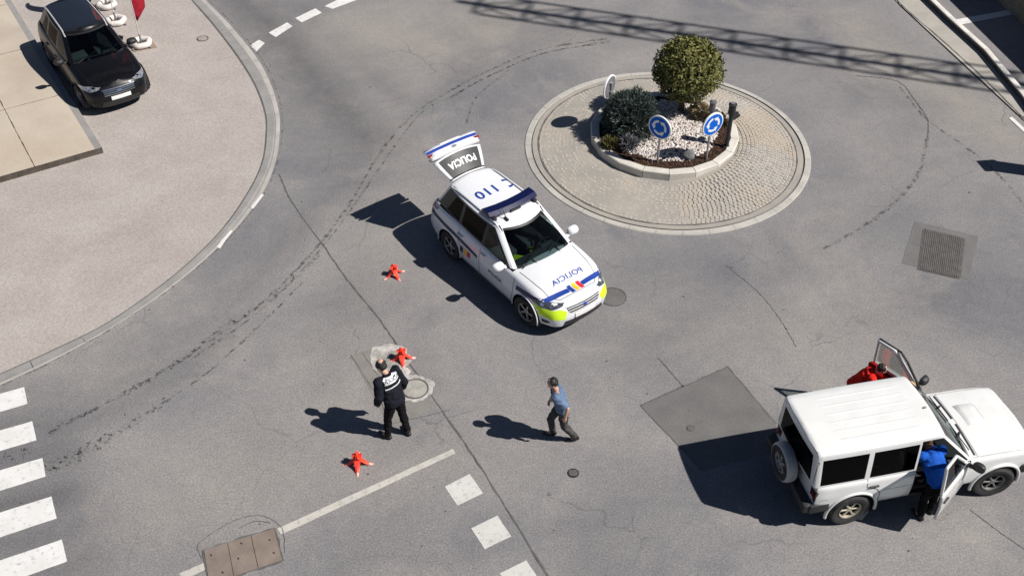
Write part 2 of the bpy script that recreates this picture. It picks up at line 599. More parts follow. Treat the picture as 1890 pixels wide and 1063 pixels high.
def kerb_strip(name, a, b, f0, f1, z0, z1, m, face, seg, gap):
    """long stones laid end to end between two lines; face: drop from the outer edge to the road"""
    mb = MB()
    L = [0]
    for i in range(1, len(a)): L.append(L[-1] + (a[i] - a[i - 1]).length)
    tot = L[-1]; ia = lambda t, arr, k: np.interp(t, L, [q[k] for q in arr])
    s = 0
    while s < tot - .05:
        e = min(tot, s + seg)
        n = 4
        ts = [s + gap / 2 + (e - s - gap) * k / n for k in range(n + 1)]
        base = len(mb.v)
        dz = random.uniform(-.003, .003)
        for t in ts:
            A = Vector((ia(t, a, 0), ia(t, a, 1))); B = Vector((ia(t, b, 0), ia(t, b, 1)))
            p, q = A.lerp(B, f0), A.lerp(B, f1)
            mb.v.append((p.x, p.y, z0 + dz)); mb.v.append((q.x, q.y, z0 + dz))
            mb.v.append((*(q.lerp(B, .06)), z0 - .02 + dz if face else z0 + dz - .003)); mb.v.append((*(q.lerp(B, .10)), z1))
        for k in range(n):
            for j in range(3):
                i0 = base + k * 4 + j
                mb.face((i0, i0 + 1, i0 + 5, i0 + 4))
        for k in (0, n):
            i0 = base + k * 4
            mb.face((i0, i0 + 1, i0 + 2, i0 + 3))
        s = e
    o = mb.build(name, m, smooth=35)
    tag(o, kind='structure')
    return o


for o_, (p, q) in enumerate(zip(inn, out_)): pass
mbu = MB(); ribbon_faces(mbu, [tuple(p.lerp(q, .05)) for p, q in zip(inn, out_)], .05, PZ + .002)
tag(mbu.build('kerb_joint', M['joint']), kind='structure')
kerb_strip('kerb', inn, out_, .09, .50, PZ + .006, .0, M['kerb'], True, 1.0, .012)
kerb_strip('gutter', inn, out_, .58, .82, .006, .003, M['gutter'], False, 1.0, .012)
mbu = MB(); ribbon_faces(mbu, [tuple(p) for p in out_], .03, .008, .012)
tag(mbu.build('gutter_joint', M['faint']), kind='structure')

# raised terrace in the lot
SZ = PZ + .17
tA, tB = G(188, 272, SZ), G(110, 146, SZ)
dirE = (tB - tA).normalized(); dirF = (G(0, 326, SZ) - tA).normalized()
c1 = tA; c2 = tA + dirE * 14; c3 = c2 + dirF * 14; c4 = tA + dirF * 16
mb = MB()
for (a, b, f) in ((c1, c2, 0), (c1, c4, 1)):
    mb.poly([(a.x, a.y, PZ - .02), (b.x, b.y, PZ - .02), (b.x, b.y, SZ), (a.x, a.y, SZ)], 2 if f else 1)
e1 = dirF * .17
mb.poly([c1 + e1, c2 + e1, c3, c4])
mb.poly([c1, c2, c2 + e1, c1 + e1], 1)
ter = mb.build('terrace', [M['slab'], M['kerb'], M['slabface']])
tag(ter, kind='structure')
mb = MB()
for k in (1.62, 3.3, 5.0):
    ribbon_faces(mb, [tuple((c1 + dirF * k).xy), tuple((c2 + dirF * k).xy)], .02, SZ + .004, .004)
for k in (3.0, 6.0, 9.0):
    ribbon_faces(mb, [tuple((c1 + dirE * k + dirF * .2).xy), tuple((c1 + dirE * k + dirF * 8).xy)], .015, SZ + .004, .004)
tag(mb.build('terrace_joint', M['slabface']), kind='structure')

# road paint
def quad_mark(name, px, m, z=.004, join=False):
    return sheet(name, gpts(px, z), m, z)


def mark_group(name, quads, m, z=.004):
    mb = MB()
    for q in quads:
        p = [Vector(a) for a in gpts(q, z)]
        n = 8
        base = len(mb.v)
        for i in range(n + 1):
            a = p[0].lerp(p[1], i / n); b = p[3].lerp(p[2], i / n)
            for j in range(n + 1):
                c = a.lerp(b, j / n)
                e = .0025 if i in (0, n) or j in (0, n) else 0
                mb.v.append((c.x + random.uniform(-e, e), c.y + random.uniform(-e, e), z))
        for i in range(n):
            for j in range(n):
                k = base + i * (n + 1) + j
                mb.face((k, k + 1, k + n + 2, k + n + 1))
    o = mb.build(name, m)
    if o.data.polygons[0].normal.z < 0: o.data.flip_normals()
    tag(o, kind='structure')
    return o


mark_group('zebra_crossing', [
    [(-90, 751), (44.4, 714), (51, 745), (-84, 784)], [(-75, 815), (59.7, 777), (67.5, 812), (-68, 852)],
    [(-57, 884), (78.4, 844.5), (84, 879), (-50, 921)], [(-40, 958), (94.9, 915.5), (104.5, 956), (-30, 1001)],
    [(-22, 1041), (114, 995), (124, 1035.5), (-12, 1084)], [(0, 1128), (134, 1081), (144, 1123), (10, 1172)]], M['mark'])
mark_group('give_way_dashes', [
    [(462, 84), (478, 74), (489, 80), (473, 96)], [(496, 61), (530, 42), (540, 49), (509, 69)], [(545, 34), (582, 16), (594, 24), (557, 42)],
    [(599, 12), (640, -8), (660, 0), (614, 17)], [(655, -20), (700, -42), (715, -34), (672, -12)]], M['mark'])
mark_group('square_markings', [
    [(866.9, 874.2), (891.6, 909.6), (844.3, 932.6), (820.8, 897.7)], [(918, 950.9), (943.6, 989.3), (894.6, 1012.7), (869.8, 974.4)],
    [(971.3, 1033.2), (998, 1073), (948, 1099), (922.3, 1057.5)]], M['markgrey'])
mark_group('stop_line', [[(512, 975), (836, 828), (841, 836), (519, 986)], [(330, 1058), (376, 1038), (384, 1048), (338, 1070)]], M['markworn'])
mark_group('edge_line', [[(483, 357), (487, 360), (467, 386), (463, 383)], [(423, 424), (429, 426), (406, 459), (400, 456)],
                         [(1862, 218), (1868, 216), (1900, 245), (1894, 248)]], M['mark'], .012)

# patched trench, drain grid bed
sheet('road_patch', gpts([(1182, 748), (1343, 677), (1432, 782), (1440, 830), (1296, 868)], .004), M['patch'], .004)
sheet('drain_bed', gpts([(1688, 408), (1806, 436), (1788, 516), (1664, 486)], .004), rough_mat('drain surround', (.135, .13, .128), (.165, .16, .157), 2, .9, 50, .25, .3, .006), .004)
sheet('trench_fill', gpts([(648, 655), (700, 640), (800, 745), (770, 770), (720, 790)], .004), rough_mat('trench filling', (.19, .18, .165), (.235, .222, .205), 2, .9, 50, .25, .3, .006), .004)

# tar joints and cracks
mb = MB()
for pix, w, j in [
    ([(515, 322), (540, 375), (598, 455), (640, 515), (702, 592), (745, 655), (830, 778), (905, 890), (1015, 1070)], .034, .008),
    ([(1182, 748), (1343, 677), (1432, 782)], .03, .008), ([(1182, 748), (1296, 868)], .022, .008),
    ([(1215, 660), (1262, 715)], .02, .01), ([(648, 655), (705, 745), (722, 800)], .016, .006), ([(668, 650), (720, 725)], .012, .006),
    ([(1580, 140), (1655, 150), (1688, 185), (1712, 222), (1712, 255)], .03, .012),
    ([(720, 783), (830, 757)], .014, .008), ([(1340, 490), (1400, 540), (1440, 590), (1470, 640)], .012, .01),
    ([(1790, 940), (1850, 985), (1930, 1040)], .016, .006),
]:
    straight = pix[0] in ((1182, 748), (648, 655), (668, 650))
    ribbon_faces(mb, [tuple(p) for p in (gpts(pix) if straight else curve_pts(pix, 0, 80))], w, .0055, j)
tag(mb.build('tar_joint', M['joint']), kind='structure')
mb = MB()
for pix, w in [
    ([(1120, 72), (1000, 92), (900, 132), (820, 175), (760, 215), (700, 285), (640, 385), (560, 485), (470, 570), (350, 655), (230, 725), (90, 800)], .07),
    ([(1118, 80), (1000, 100), (905, 140), (825, 183), (765, 222), (640, 398), (560, 497), (470, 582), (352, 664)], .045),
    ([(1130, 76), (1010, 98), (905, 140), (830, 182)], .06),
    ([(1660, 160), (1710, 220), (1780, 270), (1840, 320), (1900, 390)], .07),
    ([(940, 130), (880, 180), (860, 230)], .05),
    ([(1712, 255), (1690, 330), (1620, 400), (1520, 460)], .08),
    ([(560, 520), (470, 610), (380, 690), (300, 745)], .05),
]:
    ribbon_faces(mb, [tuple(p) for p in curve_pts(pix, 0, 120)], w, .0075, .015)
tag(mb.build('road_crack', M['faint']), kind='structure')
mb = MB()
for pix, w in [([(85, 864), (150, 830), (230, 790), (310, 738)], .17), ([(85, 866), (140, 845), (200, 812)], .2), ([(0, 845), (60, 832)], .2),
               ([(230, 725), (330, 668), (430, 590)], .13), ([(90, 800), (180, 752)], .11), ([(590, 470), (520, 535), (440, 590)], .08)]:
    ribbon_faces(mb, [tuple(p) for p in curve_pts(pix, 0, 60)], w, .0095, .03)
tag(mb.build('tyre_rubber', M['flecks']), kind='structure')

M['lit_top'] = rough_mat('pale coping', (.58, .56, .52), (.66, .64, .60), 2, .8, 50, .1, .2, .004)  # sunlight on the parapet's top is put into this paler colour
# ------------------------------------------------------------------ far right: footway, parapet, shaded yard, stone wall
sheet('sidewalk', gpts([(1640, -60), (1700, -60), (1722, 0), (1870, 165), (1925, 228), (1880, 212), (1660, 8)], .03), M['sidewalk'], .03)
mb = MB(); ribbon_faces(mb, [tuple(p) for p in curve_pts([(1625, -40), (1660, 8), (1740, 78), (1810, 142), (1880, 212), (1920, 250)], 0, 60)], .04, .035, .005)
tag(mb.build('sidewalk_edge', M['joint']), kind='structure')
pa, pb = G(1714, 0), G(1915, 205)
pdir = (pb - pa).normalized(); pn = Vector((-pdir.y, pdir.x, 0))
if pn.x < 0: pn = -pn
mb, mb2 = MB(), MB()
pw = [G(u, v) for u, v in ((1600, -88), (1650, -48), (1703, 0), (1747, 43), (1812, 102), (1878, 181), (1925, 246), (2010, 370))]
for a, b in zip(pw[:-1], pw[1:]):
    t_ = (b - a).normalized(); n_2 = Vector((-t_.y, t_.x, 0))
    if n_2.x < 0: n_2 = -n_2
    ang = math.atan2(t_.y, t_.x)
    for k in range(2):
        p0, p1 = a.lerp(b, k / 2), a.lerp(b, k / 2 + .5)
        L_ = (p1 - p0).length
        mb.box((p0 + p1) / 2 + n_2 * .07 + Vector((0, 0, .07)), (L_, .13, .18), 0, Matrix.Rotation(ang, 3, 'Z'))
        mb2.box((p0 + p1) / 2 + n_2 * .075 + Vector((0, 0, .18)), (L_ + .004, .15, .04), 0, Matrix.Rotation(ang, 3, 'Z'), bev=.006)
ppw = mb.build('parapet_wall', M['slabface'], smooth=30)  # dark stone paints in the shade on the wall's side
mb2.build('lit_top', M['lit_top'], ppw, smooth=30)
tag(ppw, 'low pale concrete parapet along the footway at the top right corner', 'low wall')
mark_group('bay_line', [[(1757, 38), (1872, 17), (1876, 26), (1764, 48)]], M['mark'], .005)
wa = G(1838, 0) - pdir * 8
mb = MB()
for k in range(0, 14):
    a = wa + pdir * k * 1.6
    mb.box((a + pdir * .8 + pn * .2) + Vector((0, 0, .85)), (1.6 - .006, .4, 1.72), 0, Matrix.Rotation(math.atan2(pdir.y, pdir.x), 3, 'Z'))
sw = mb.build('stone_wall', rough_mat('brown stone', (.24, .19, .13), (.38, .31, .22), 2.4, .9, 20, .45, .8, .03))
tag(sw, 'brown stone wall in shade beyond the parapet at the top right corner', 'wall')

# ------------------------------------------------------------------ the roundabout
RC = Vector((3.90, 22.80)); RO = 3.58
BC = Vector((3.84, 23.02)); BI = 1.87


def apron_z(x, y):
    """height of the cobbled apron: a low dome, packed higher on its right-hand side"""
    d = math.hypot(x - RC.x, y - RC.y)
    t = smooth01((3.3 - d) / 1.5)
    side = smooth01((x - RC.x) / 2.4 + .12)
    return .028 + t * (.085 + .20 * side)


mb = MB()                                   # outer ring of pale stones
nseg = 36
for k in range(nseg):
    a0, a1 = 2 * math.pi * k / nseg + .001, 2 * math.pi * (k + 1) / nseg - .001
    b = len(mb.v)
    for q in range(6):
        a = a0 + (a1 - a0) * q / 5
        for (r, z) in ((RO, .0), (RO - .015, .022), (RO - .15, .030), (RO - .16, .0)):
            mb.v.append((RC.x + r * math.cos(a), RC.y + r * math.sin(a), z))
    for q in range(5):
        for j in range(3):
            i = b + q * 4 + j
            mb.face((i, i + 1, i + 5, i + 4))
tag(mb.build('roundabout_ring', M['ringstone'], smooth=30), kind='structure')

mb = MB()                                   # bedding under the cobbles, from the ring to the bed
nr, na = 26, 180
mort = rough_mat('cobble bedding', (.30, .285, .255), (.385, .35, .30), 1.2, .9, 40, .25, .5, .01, (.27, .255, .24))
for i in range(nr + 1):
    r = 3.385 - (3.385 - 1.2) * i / nr
    for k in range(na):
        a = 2 * math.pi * k / na
        x, y = RC.x + r * math.cos(a), RC.y + r * math.sin(a)
        fill = .5 + .5 * noise.noise(Vector((x * .8, y * .8, 3)))
        left = smooth01((RC.x + .6 - x) / 1.4 + .3)
        z = apron_z(x, y) - .018 + .014 * fill + .018 * left
        if i < 3: z = apron_z(x, y) - .004
        mb.v.append((x, y, z))
for i in range(nr):
    for k in range(na):
        k2 = (k + 1) % na
        mb.face((i * na + k, i * na + k2, (i + 1) * na + k2, (i + 1) * na + k))
tag(mb.build('cobble_bedding', mort, smooth=60), kind='structure')

mcob, nt, p = principled('cobble granite', (.3, .28, .25), .8, spec=.3)
gi = nt.nodes.new('ShaderNodeNewGeometry')
v_ = coord(nt)
c = mixc(nt, gi.outputs['Random Per Island'], (.325, .31, .288), (.41, .383, .342))
c = mixc(nt, ramp(nt, nz(nt, v_, .55, 4), .42, .62), c, (.415, .36, .295))
c = mixc(nt, 1.0, c, mixc(nt, ramp(nt, nz(nt, v_, 40, 3), .3, .7), (.8,) * 3, (1.1,) * 3), 'MULTIPLY')
nt.links.new(c, p.inputs['Base Color'])
mb = MB()
r = 3.17
rnd = random.Random(3)
while r > 1.80:
    n = int(2 * math.pi * r / .112)
    off = rnd.random()
    for k in range(n):
        a = 2 * math.pi * (k + off) / n
        w, d = .100 * rnd.uniform(.88, 1.04), .088 * rnd.uniform(.9, 1.04)
        cx, cy = RC.x + r * math.cos(a), RC.y + r * math.sin(a)
        if math.hypot(cx - BC.x, cy - BC.y) < BI + .02: continue
        t = Vector((-math.sin(a), math.cos(a))); q = Vector((math.cos(a), math.sin(a)))
        z = apron_z(cx, cy) + rnd.uniform(-.006, .006)
        b = len(mb.v)
        for (s, hz) in ((1.0, -.03), (1.0, -.006), (.72, .006)):
            for (i, j) in ((-1, -1), (1, -1), (1, 1), (-1, 1)):
                pp = Vector((cx, cy)) + t * (i * w / 2 * s) + q * (j * d / 2 * s)
                mb.v.append((pp.x, pp.y, z + hz))
        for lv in (0, 4):
            for i in range(4):
                mb.face((b + lv + i, b + lv + (i + 1) % 4, b + lv + 4 + (i + 1) % 4, b + lv + 4 + i))
        mb.face((b + 8, b + 9, b + 10, b + 11))
    r -= .097
tag(mb.build('cobble_apron', mcob, fix=False), kind='structure')
mb = MB(); ribbon_faces(mb, [(RC.x + 3.235 * math.cos(2 * math.pi * k / 120), RC.y + 3.235 * math.sin(2 * math.pi * k / 120)) for k in range(121)], .03, .033, .004)
tag(mb.build('apron_joint', M['joint']), kind='structure')

BZ = .33                                     # top of the bed kerb
mb = MB()
nb = 18
for k in range(nb):
    a0, a1 = 2 * math.pi * k / nb + .0035 + R(8), 2 * math.pi * (k + 1) / nb - .0035 + R(8)
    b = len(mb.v); nq = 1
    dz = random.uniform(-.006, .006)
    for q in range(nq + 1):
        a = a0 + (a1 - a0) * q / nq
        for (rr, z) in ((BI, .02), (BI, BZ - .02), (BI - .02, BZ), (BI - .2, BZ), (BI - .215, BZ - .015), (BI - .215, .1)):
            mb.v.append((BC.x + rr * math.cos(a), BC.y + rr * math.sin(a), z + dz))
    for q in range(nq):
        for j in range(5):
            i = b + q * 6 + j
            mb.face((i, i + 1, i + 7, i + 6))
    for q in (0, nq):
        mb.face([b + q * 6 + j for j in range(6)])
tag(mb.build('planter_kerb', M['conc'], smooth=25), 'ring of pale concrete kerb blocks around the planted middle of the roundabout', 'planter kerb')


def bed_z(x, y):
    d = math.hypot(x - BC.x, y - BC.y)
    return BZ - .05 + .10 * smooth01((1.7 - d) / 1.5) + .015 * noise.noise(Vector((x * 3, y * 3, 0)))


mb = MB(); nr, na = 14, 60
for i in range(nr + 1):
    r = 1.67 * (1 - i / nr) + .001
    for k in range(na):
        x, y = BC.x + r * math.cos(2 * math.pi * k / na), BC.y + r * math.sin(2 * math.pi * k / na)
        mb.v.append((x, y, bed_z(x, y)))
for i in range(nr):
    for k in range(na):
        mb.face((i * na + k, i * na + (k + 1) % na, (i + 1) * na + (k + 1) % na, (i + 1) * na + k))
tag(mb.build('soil', rough_mat('bark soil', (.035, .022, .016), (.07, .045, .032), 6, .95, 50, .5, .8, .03), smooth=60), kind='structure')


def chips(name, n, inside, size, m, seed, flat=.7):
    rnd = random.Random(seed)
    mb = MB(); cnt = 0
    bm = bmesh.new(); bmesh.ops.create_icosphere(bm, subdivisions=1, radius=1.0)
    bv = [v.co.copy() for v in bm.verts]; bf = [[v.index for v in f.verts] for f in bm.faces]; bm.free()
    tries = 0
    while cnt < n and tries < n * 30:
        tries += 1
        a, r = rnd.uniform(0, 2 * math.pi), 1.64 * math.sqrt(rnd.random())
        x, y = BC.x + r * math.cos(a), BC.y + r * math.sin(a)
        if not inside(x, y, rnd): continue
        s = size * rnd.uniform(.55, 1.35)
        rot = Matrix.Rotation(rnd.uniform(0, 6.3), 3, 'Z') @ Matrix.Rotation(rnd.uniform(-.6, .6), 3, 'X')
        sc = Vector((s * rnd.uniform(.7, 1.3), s * rnd.uniform(.6, 1.0), s * flat))
        o = Vector((x, y, bed_z(x, y) + s * .25)); b = len(mb.v)
        for q in bv:
            d = q * rnd.uniform(.8, 1.15)
            mb.v.append(tuple(rot @ Vector((d.x * sc.x, d.y * sc.y, d.z * sc.z)) + o))
        for f in bf: mb.face([b + i for i in f])
        cnt += 1
    o = mb.build(name, m, fix=False)
    tag(o, kind='stuff')
    return o


mgr, nt, p = principled('white marble gravel', (.6, .58, .55), .8, spec=.3)
gi = nt.nodes.new('ShaderNodeNewGeometry')
gc = mixc(nt, gi.outputs['Random Per Island'], (.33, .28, .24), (.78, .75, .73))
nt.links.new(mixc(nt, ramp(nt, nz(nt, coord(nt), 7, 4), .45, .65), gc, (.50, .43, .38)), p.inputs['Base Color'])
mmu, nt, p = principled('bark mulch', (.05, .03, .02), .95, spec=.1)
gi = nt.nodes.new('ShaderNodeNewGeometry')
nt.links.new(mixc(nt, gi.outputs['Random Per Island'], (.02, .012, .009), (.095, .055, .038)), p.inputs['Base Color'])


def in_gravel(x, y, rnd):
    d = math.hypot(x - BC.x, y - BC.y)
    edge = 1.28 + .10 * noise.noise(Vector((x * 2, y * 2, 5)))
    if y > BC.y + .2: edge += .2
    return d < edge + rnd.uniform(-.05, .05) and not (x < BC.x - 1.0 and y > BC.y + .1)


chips('gravel', 5200, in_gravel, .032, mgr, 5)
chips('mulch', 2600, lambda x, y, rnd: not in_gravel(x, y, rnd) or rnd.random() < .04, .03, mmu, 6, .5)


# plants ---------------------------------------------------------------------------------------
def leaf_mat(name, a, b, c, tr=.25):
    m, nt, p = principled(name, a, .6, spec=.25)
    gi = nt.nodes.new('ShaderNodeNewGeometry')
    v = coord(nt)
    x = mixc(nt, gi.outputs['Random Per Island'], a, b)
    x = mixc(nt, ramp(nt, nz(nt, v, 4.5, 4), .45, .68), x, c)
    nt.links.new(x, p.inputs['Base Color'])
    p.inputs['Subsurface Weight'].default_value = 0.0
    return m


def add_leaf(V, F, p, n, t, L, W):
    s = n.cross(t); b = len(V)
    V += [tuple(p - t * L * .1), tuple(p + t * L * .45 + s * W * .5 + n * W * .12), tuple(p + t * L), tuple(p + t * L * .45 - s * W * .5 + n * W * .12)]
    F.append((b, b + 1, b + 2, b + 3))


def rand_unit(rnd):
    while True:
        v = Vector((rnd.uniform(-1, 1), rnd.uniform(-1, 1), rnd.uniform(-1, 1)))
        if .05 < v.length < 1: return v.normalized()


def ball_tree():
    base = G(1256, 205, BZ)
    root = empty('topiary_tree', (base.x, base.y, bed_z(base.x, base.y)))
    tag(root, 'clipped olive green ball tree in the middle of the roundabout bed', 'tree')
    rnd = random.Random(11)
    cz, rr = 1.18, .815
    c0 = Vector((.08, .05, cz))
    mb = MB()
    mb.tube([(0, 0, -.1), (.02, .01, .3), (.05, .03, .75)], [.085, .07, .06], 10)
    for k in range(9):
        d = rand_unit(rnd); d.z = abs(d.z) * .8 + .1
        mb.tube([(.04, .02, .55 + .03 * k), c0 + d * .3, c0 + d * .75], [.03, .02, .008], 6)
    mb.build('trunk', rough_mat('trunk bark', (.09, .065, .045), (.14, .105, .075), 12, .95, 60, .4, .7, .01), root, smooth=50)
    V, F = [], []
    # uneven clipped outline: radius follows noise and a few thin spots
    for i in range(13500):
        d = rand_unit(rnd)
        nn = noise.noise(d * 2.3) * .09 + noise.noise(d * 6.0 + Vector((4, 0, 0))) * .085
        gap = noise.noise(d * 4.2 + Vector((9, 1, 3)))
        if gap > .16 and rnd.random() < .80: continue
        depth = rnd.random() ** 2.2
        r = rr * (1.0 + nn) * (1 - .42 * depth) + rnd.gauss(0, .018) + (.09 * rnd.random() if rnd.random() < .05 else 0)
        p = c0 + Vector((d.x * r * 1.04, d.y * r * 1.04, d.z * r * .94))
        n = (d + rand_unit(rnd) * .85).normalized()
        t = rand_unit(rnd); t = (t - n * t.dot(n) + Vector((0, 0, .25))).normalized()
        n = (n - t * n.dot(t)).normalized()
        add_leaf(V, F, p, n, t, rnd.uniform(.07, .12), rnd.uniform(.035, .055))
    me = bpy.data.meshes.new('crown'); me.from_pydata(V, [], F)
    link_mesh('crown', me, leaf_mat('olive leaves', (.062, .068, .018), (.23, .218, .068), (.135, .14, .04)), root)


def spruce(name, label, px, rad, hgt, nbr, seed, mats, group=None):
    base = G(*px, BZ)
    root = empty(name, (base.x, base.y, bed_z(base.x, base.y)))
    tag(root, label, 'shrub', group)
    rnd = random.Random(seed)
    mb = MB()
    mb.tube([(0, 0, -.06), (0, 0, hgt * .55)], [.05, .02], 8)
    tips = []
    for k in range(nbr):
        az = rnd.uniform(0, 2 * math.pi); el = math.asin(rnd.uniform(-.02, 1))
        d = Vector((math.cos(az) * math.cos(el), math.sin(az) * math.cos(el), math.sin(el)))
        nn = 1 + .16 * noise.noise(d * 2.6 + Vector((seed, 0, 0)))
        tip = Vector((d.x * rad * nn, d.y * rad * nn, .06 + d.z * hgt * nn))
        st = Vector((0, 0, hgt * .12)) + tip * .12
        tips.append((st, tip))
        if k % 6 == 0: mb.tube([st, st.lerp(tip, .6) + Vector((0, 0, .02)), tip * .96], [.012, .008, .004], 4, cap=False)
    mb.build('stem', M['bark'], root)
    V, F = [], []
    for st, tip in tips:
        ax = (tip - st).normalized(); L = (tip - st).length
        for j in range(15):
            f = rnd.uniform(.55, 1.0)
            p = st.lerp(tip, f) + rand_unit(rnd) * .025
            n = rand_unit(rnd)
            t = (ax * 1.0 + rand_unit(rnd) * .75 + Vector((0, 0, .12))).normalized()
            n = (n - t * n.dot(t)).normalized()
            add_leaf(V, F, p, n, t, rnd.uniform(.07, .13), rnd.uniform(.014, .026))
    me = bpy.data.meshes.new('foliage'); me.from_pydata(V, [], F)
    link_mesh('foliage', me, mats, root)


M['bark'] = rough_mat('dark bark', (.05, .035, .025), (.09, .065, .045), 12, .95, 60, .4, .7, .01)
ball_tree()
spruce('conifer_shrub', 'dark blue green dwarf conifer beside the ball tree in the roundabout bed', (1163, 238), .74, .98, 900, 4,
       leaf_mat('blue spruce needles', (.035, .052, .046), (.115, .145, .13), (.07, .092, .085)))
spruce('dry_shrub', 'small straw coloured shrub at the right foot of the ball tree', (1290, 214), .26, .30, 110, 9,
       leaf_mat('straw leaves', (.28, .22, .12), (.42, .35, .22), (.32, .27, .17)))
spruce('lavender_plant', 'small grey lavender tuft below the conifer by the kerb', (1160, 272), .22, .24, 90, 12,
       leaf_mat('lavender leaves', (.10, .105, .11), (.20, .20, .23), (.14, .14, .15)))
spruce('groundcover_plant', 'low yellowish green plant beside the left kerb of the bed', (1126, 268), .2, .16, 80, 14,
       leaf_mat('yellow green leaves', (.09, .085, .03), (.17, .15, .06), (.10, .085, .035)))
spruce('heather_plant', 'small dark reddish plant near the black lamp post', (1322, 226), .26, .2, 90, 15,
       leaf_mat('heather leaves', (.045, .035, .022), (.10, .075, .05), (.06, .05, .03)))

# boulder
bm = bmesh.new(); bmesh.ops.create_icosphere(bm, subdivisions=3, radius=1.0)
for v in bm.verts:
    q = v.co.copy()
    v.co *= 1 + .22 * noise.noise(q * 1.5) + .08 * noise.noise(q * 4)
    v.co.x *= .16; v.co.y *= .13; v.co.z *= .17
mb = MB(); mb.bm(bm)
bo = mb.build('boulder', rough_mat('grey boulder', (.12, .12, .13), (.22, .215, .215), 6, .9, 50, .3, .6, .01), smooth=30)
bp = G(1271, 290, BZ); bo.location = (bp.x, bp.y, bed_z(bp.x, bp.y) + .07)
tag(bo, 'grey boulder on white gravel between the two blue signs', 'boulder')


# ------------------------------------------------------------------ roundabout signs, lamps
def arc_arrow(mb, r0, r1, a0, a1, y, m, n=14):
    """curved arrow in the xz plane, pointing along increasing angle"""
    b = len(mb.v)
    for k in range(n + 1):
        a = a0 + (a1 - a0) * k / n
        for r in (r0, r1): mb.v.append((r * math.cos(a), y, r * math.sin(a)))
    for k in range(n):
        i = b + 2 * k
        mb.face((i, i + 1, i + 3, i + 2), m)
    rm, s = (r0 + r1) / 2, 1 if a1 > a0 else -1
    w = (r1 - r0)
    P = lambda r, a: (r * math.cos(a), y, r * math.sin(a))
    mb.poly([P(rm - w * 1.05, a1), P(rm + w * 1.05, a1), P(rm, a1 + s * w * 1.9 / rm)], m)


def round_sign(label, px, faceaz, hc, D, group, dark_pole=False):
    """blue disc with three chasing arrows; faceaz = direction the face looks to"""
    base = G(*px, BZ - .02)
    bz = bed_z(base.x, base.y)
    root = empty('roundabout_sign', (base.x, base.y, bz), faceaz + math.pi / 2)      # local -y is the face
    tag(root, label, 'road sign', group)
    mb = MB(); mb.tube([(0, .03, -.1), (0, .03, hc + .12)], .028, 12); mb.build('pole', M['galv'], root, smooth=40)
    r = D / 2
    mt = Matrix.Translation((0, 0, hc)) @ Matrix.Rotation(R(90), 4, 'X')
    mb = MB(); mb.lathe([(0.001, -.0), (r - .012, -.0), (r, .006), (r, .038), (r - .012, .044), (.001, .044)], 40, 0, Matrix.Translation((0, -.04, hc)) @ Matrix.Rotation(R(-90), 4, 'X'))
    pl = mb.build('sign_plate', M['white'], root, smooth=35)
    mb = MB()
    b = len(mb.v); n = 40
    mb.v += [((r * .90) * math.cos(2 * math.pi * k / n), -.0425, hc + (r * .90) * math.sin(2 * math.pi * k / n)) for k in range(n)]
    mb.face(range(n))
    mb.build('sign_face', M['sign_blue'], pl)
    mb = MB()
    for k in range(3):
        a = R(100) - k * 2 * math.pi / 3
        arc_arrow(mb, r * .44, r * .63, a, a + R(72), -.0455, 0)
    mb.v = [(x, y, z + hc) for x, y, z in mb.v]
    mb.build('arrow_symbol', M['white'], pl)
    mb = MB(); mb.lathe([(.001, 0), (r * .9, 0), (r * .9, .003), (.001, .003)], 36, 0, Matrix.Translation((0, .005, hc)) @ Matrix.Rotation(R(-90), 4, 'X'))
    mb.build('sign_back', M['grey'], pl, smooth=30)
    for z in (-.12, .12):
        mb = MB(); mb.box((0, .034, hc + z), (.09, .07, .03), bev=.005)
        mb.build('bracket', M['galv'], root)


SG = 'blue roundabout signs on the island'
round_sign('blue round arrow sign in shade, facing left, at the front of the bed', (1212, 299), R(-90 - 38), 1.02, .62, SG)
round_sign('bright sunlit blue round arrow sign beside the black lamp post', (1305, 294), R(-90 + 32), 1.05, .62, SG)
round_sign('round sign turned away behind the conifer, showing its grey back', (1122, 222), R(148), 1.0, .62, SG)


def lamp_post(name, label, px, h, r, m, head):
    base = G(*px, BZ); bz = bed_z(base.x, base.y)
    root = empty(name, (base.x, base.y, bz), R(20))
    tag(root, label, 'garden lamp')
    mb = MB(); mb.lathe([(r * 1.9, -.05), (r * 1.9, .04), (r, .06), (r, h), (.001, h)], 20); mb.build('post', m, root, smooth=40)
    mb = MB(); mb.lathe([(.001, h), (head, h), (head, h + .04), (head * .9, h + .22), (head * 1.08, h + .23), (head * 1.08, h + .26), (head * .2, h + .29), (.001, h + .29)], 24)
    hd = mb.build('lamp_head', m, root, smooth=35)
    mb = MB(); mb.lathe([(head * .55, h + .291), (.001, h + .292)], 20); mb.build('lens', M['grey'], hd)
    mb = MB()
    rot = Matrix.Rotation(R(65), 4, 'Y')
    mb.lathe([(.001, -.08), (head * .75, -.08), (head * .8, .1), (head * .62, .11), (.001, .09)], 20, 0, Matrix.Translation((head * 1.3, .03, h - .12)) @ rot)
    mb.tube([(0, 0, h - .14), (head * 1.3, .03, h - .12)], .02, 8)
    mb.build('spotlight', m, root, smooth=35)


lamp_post('lamp_post', 'black post with spotlight heads at the right edge of the bed', (1341, 269), .98, .055, M['black'], .095)
lamp_post('garden_spotlight', 'short grey spotlight post behind the sunlit blue sign', (1311, 226), .38, .035, simple('grey lamp', (.10, .10, .11), .5), .085)

# ------------------------------------------------------------------ vehicles
SIDE_F = [0, .03, .09, .17, .25, .33, .41, .49, .57, .65, .73, .81, .88, .94, .98, 1.0]
TOP_Q = [.90, .75, .55, .30, 0.0]


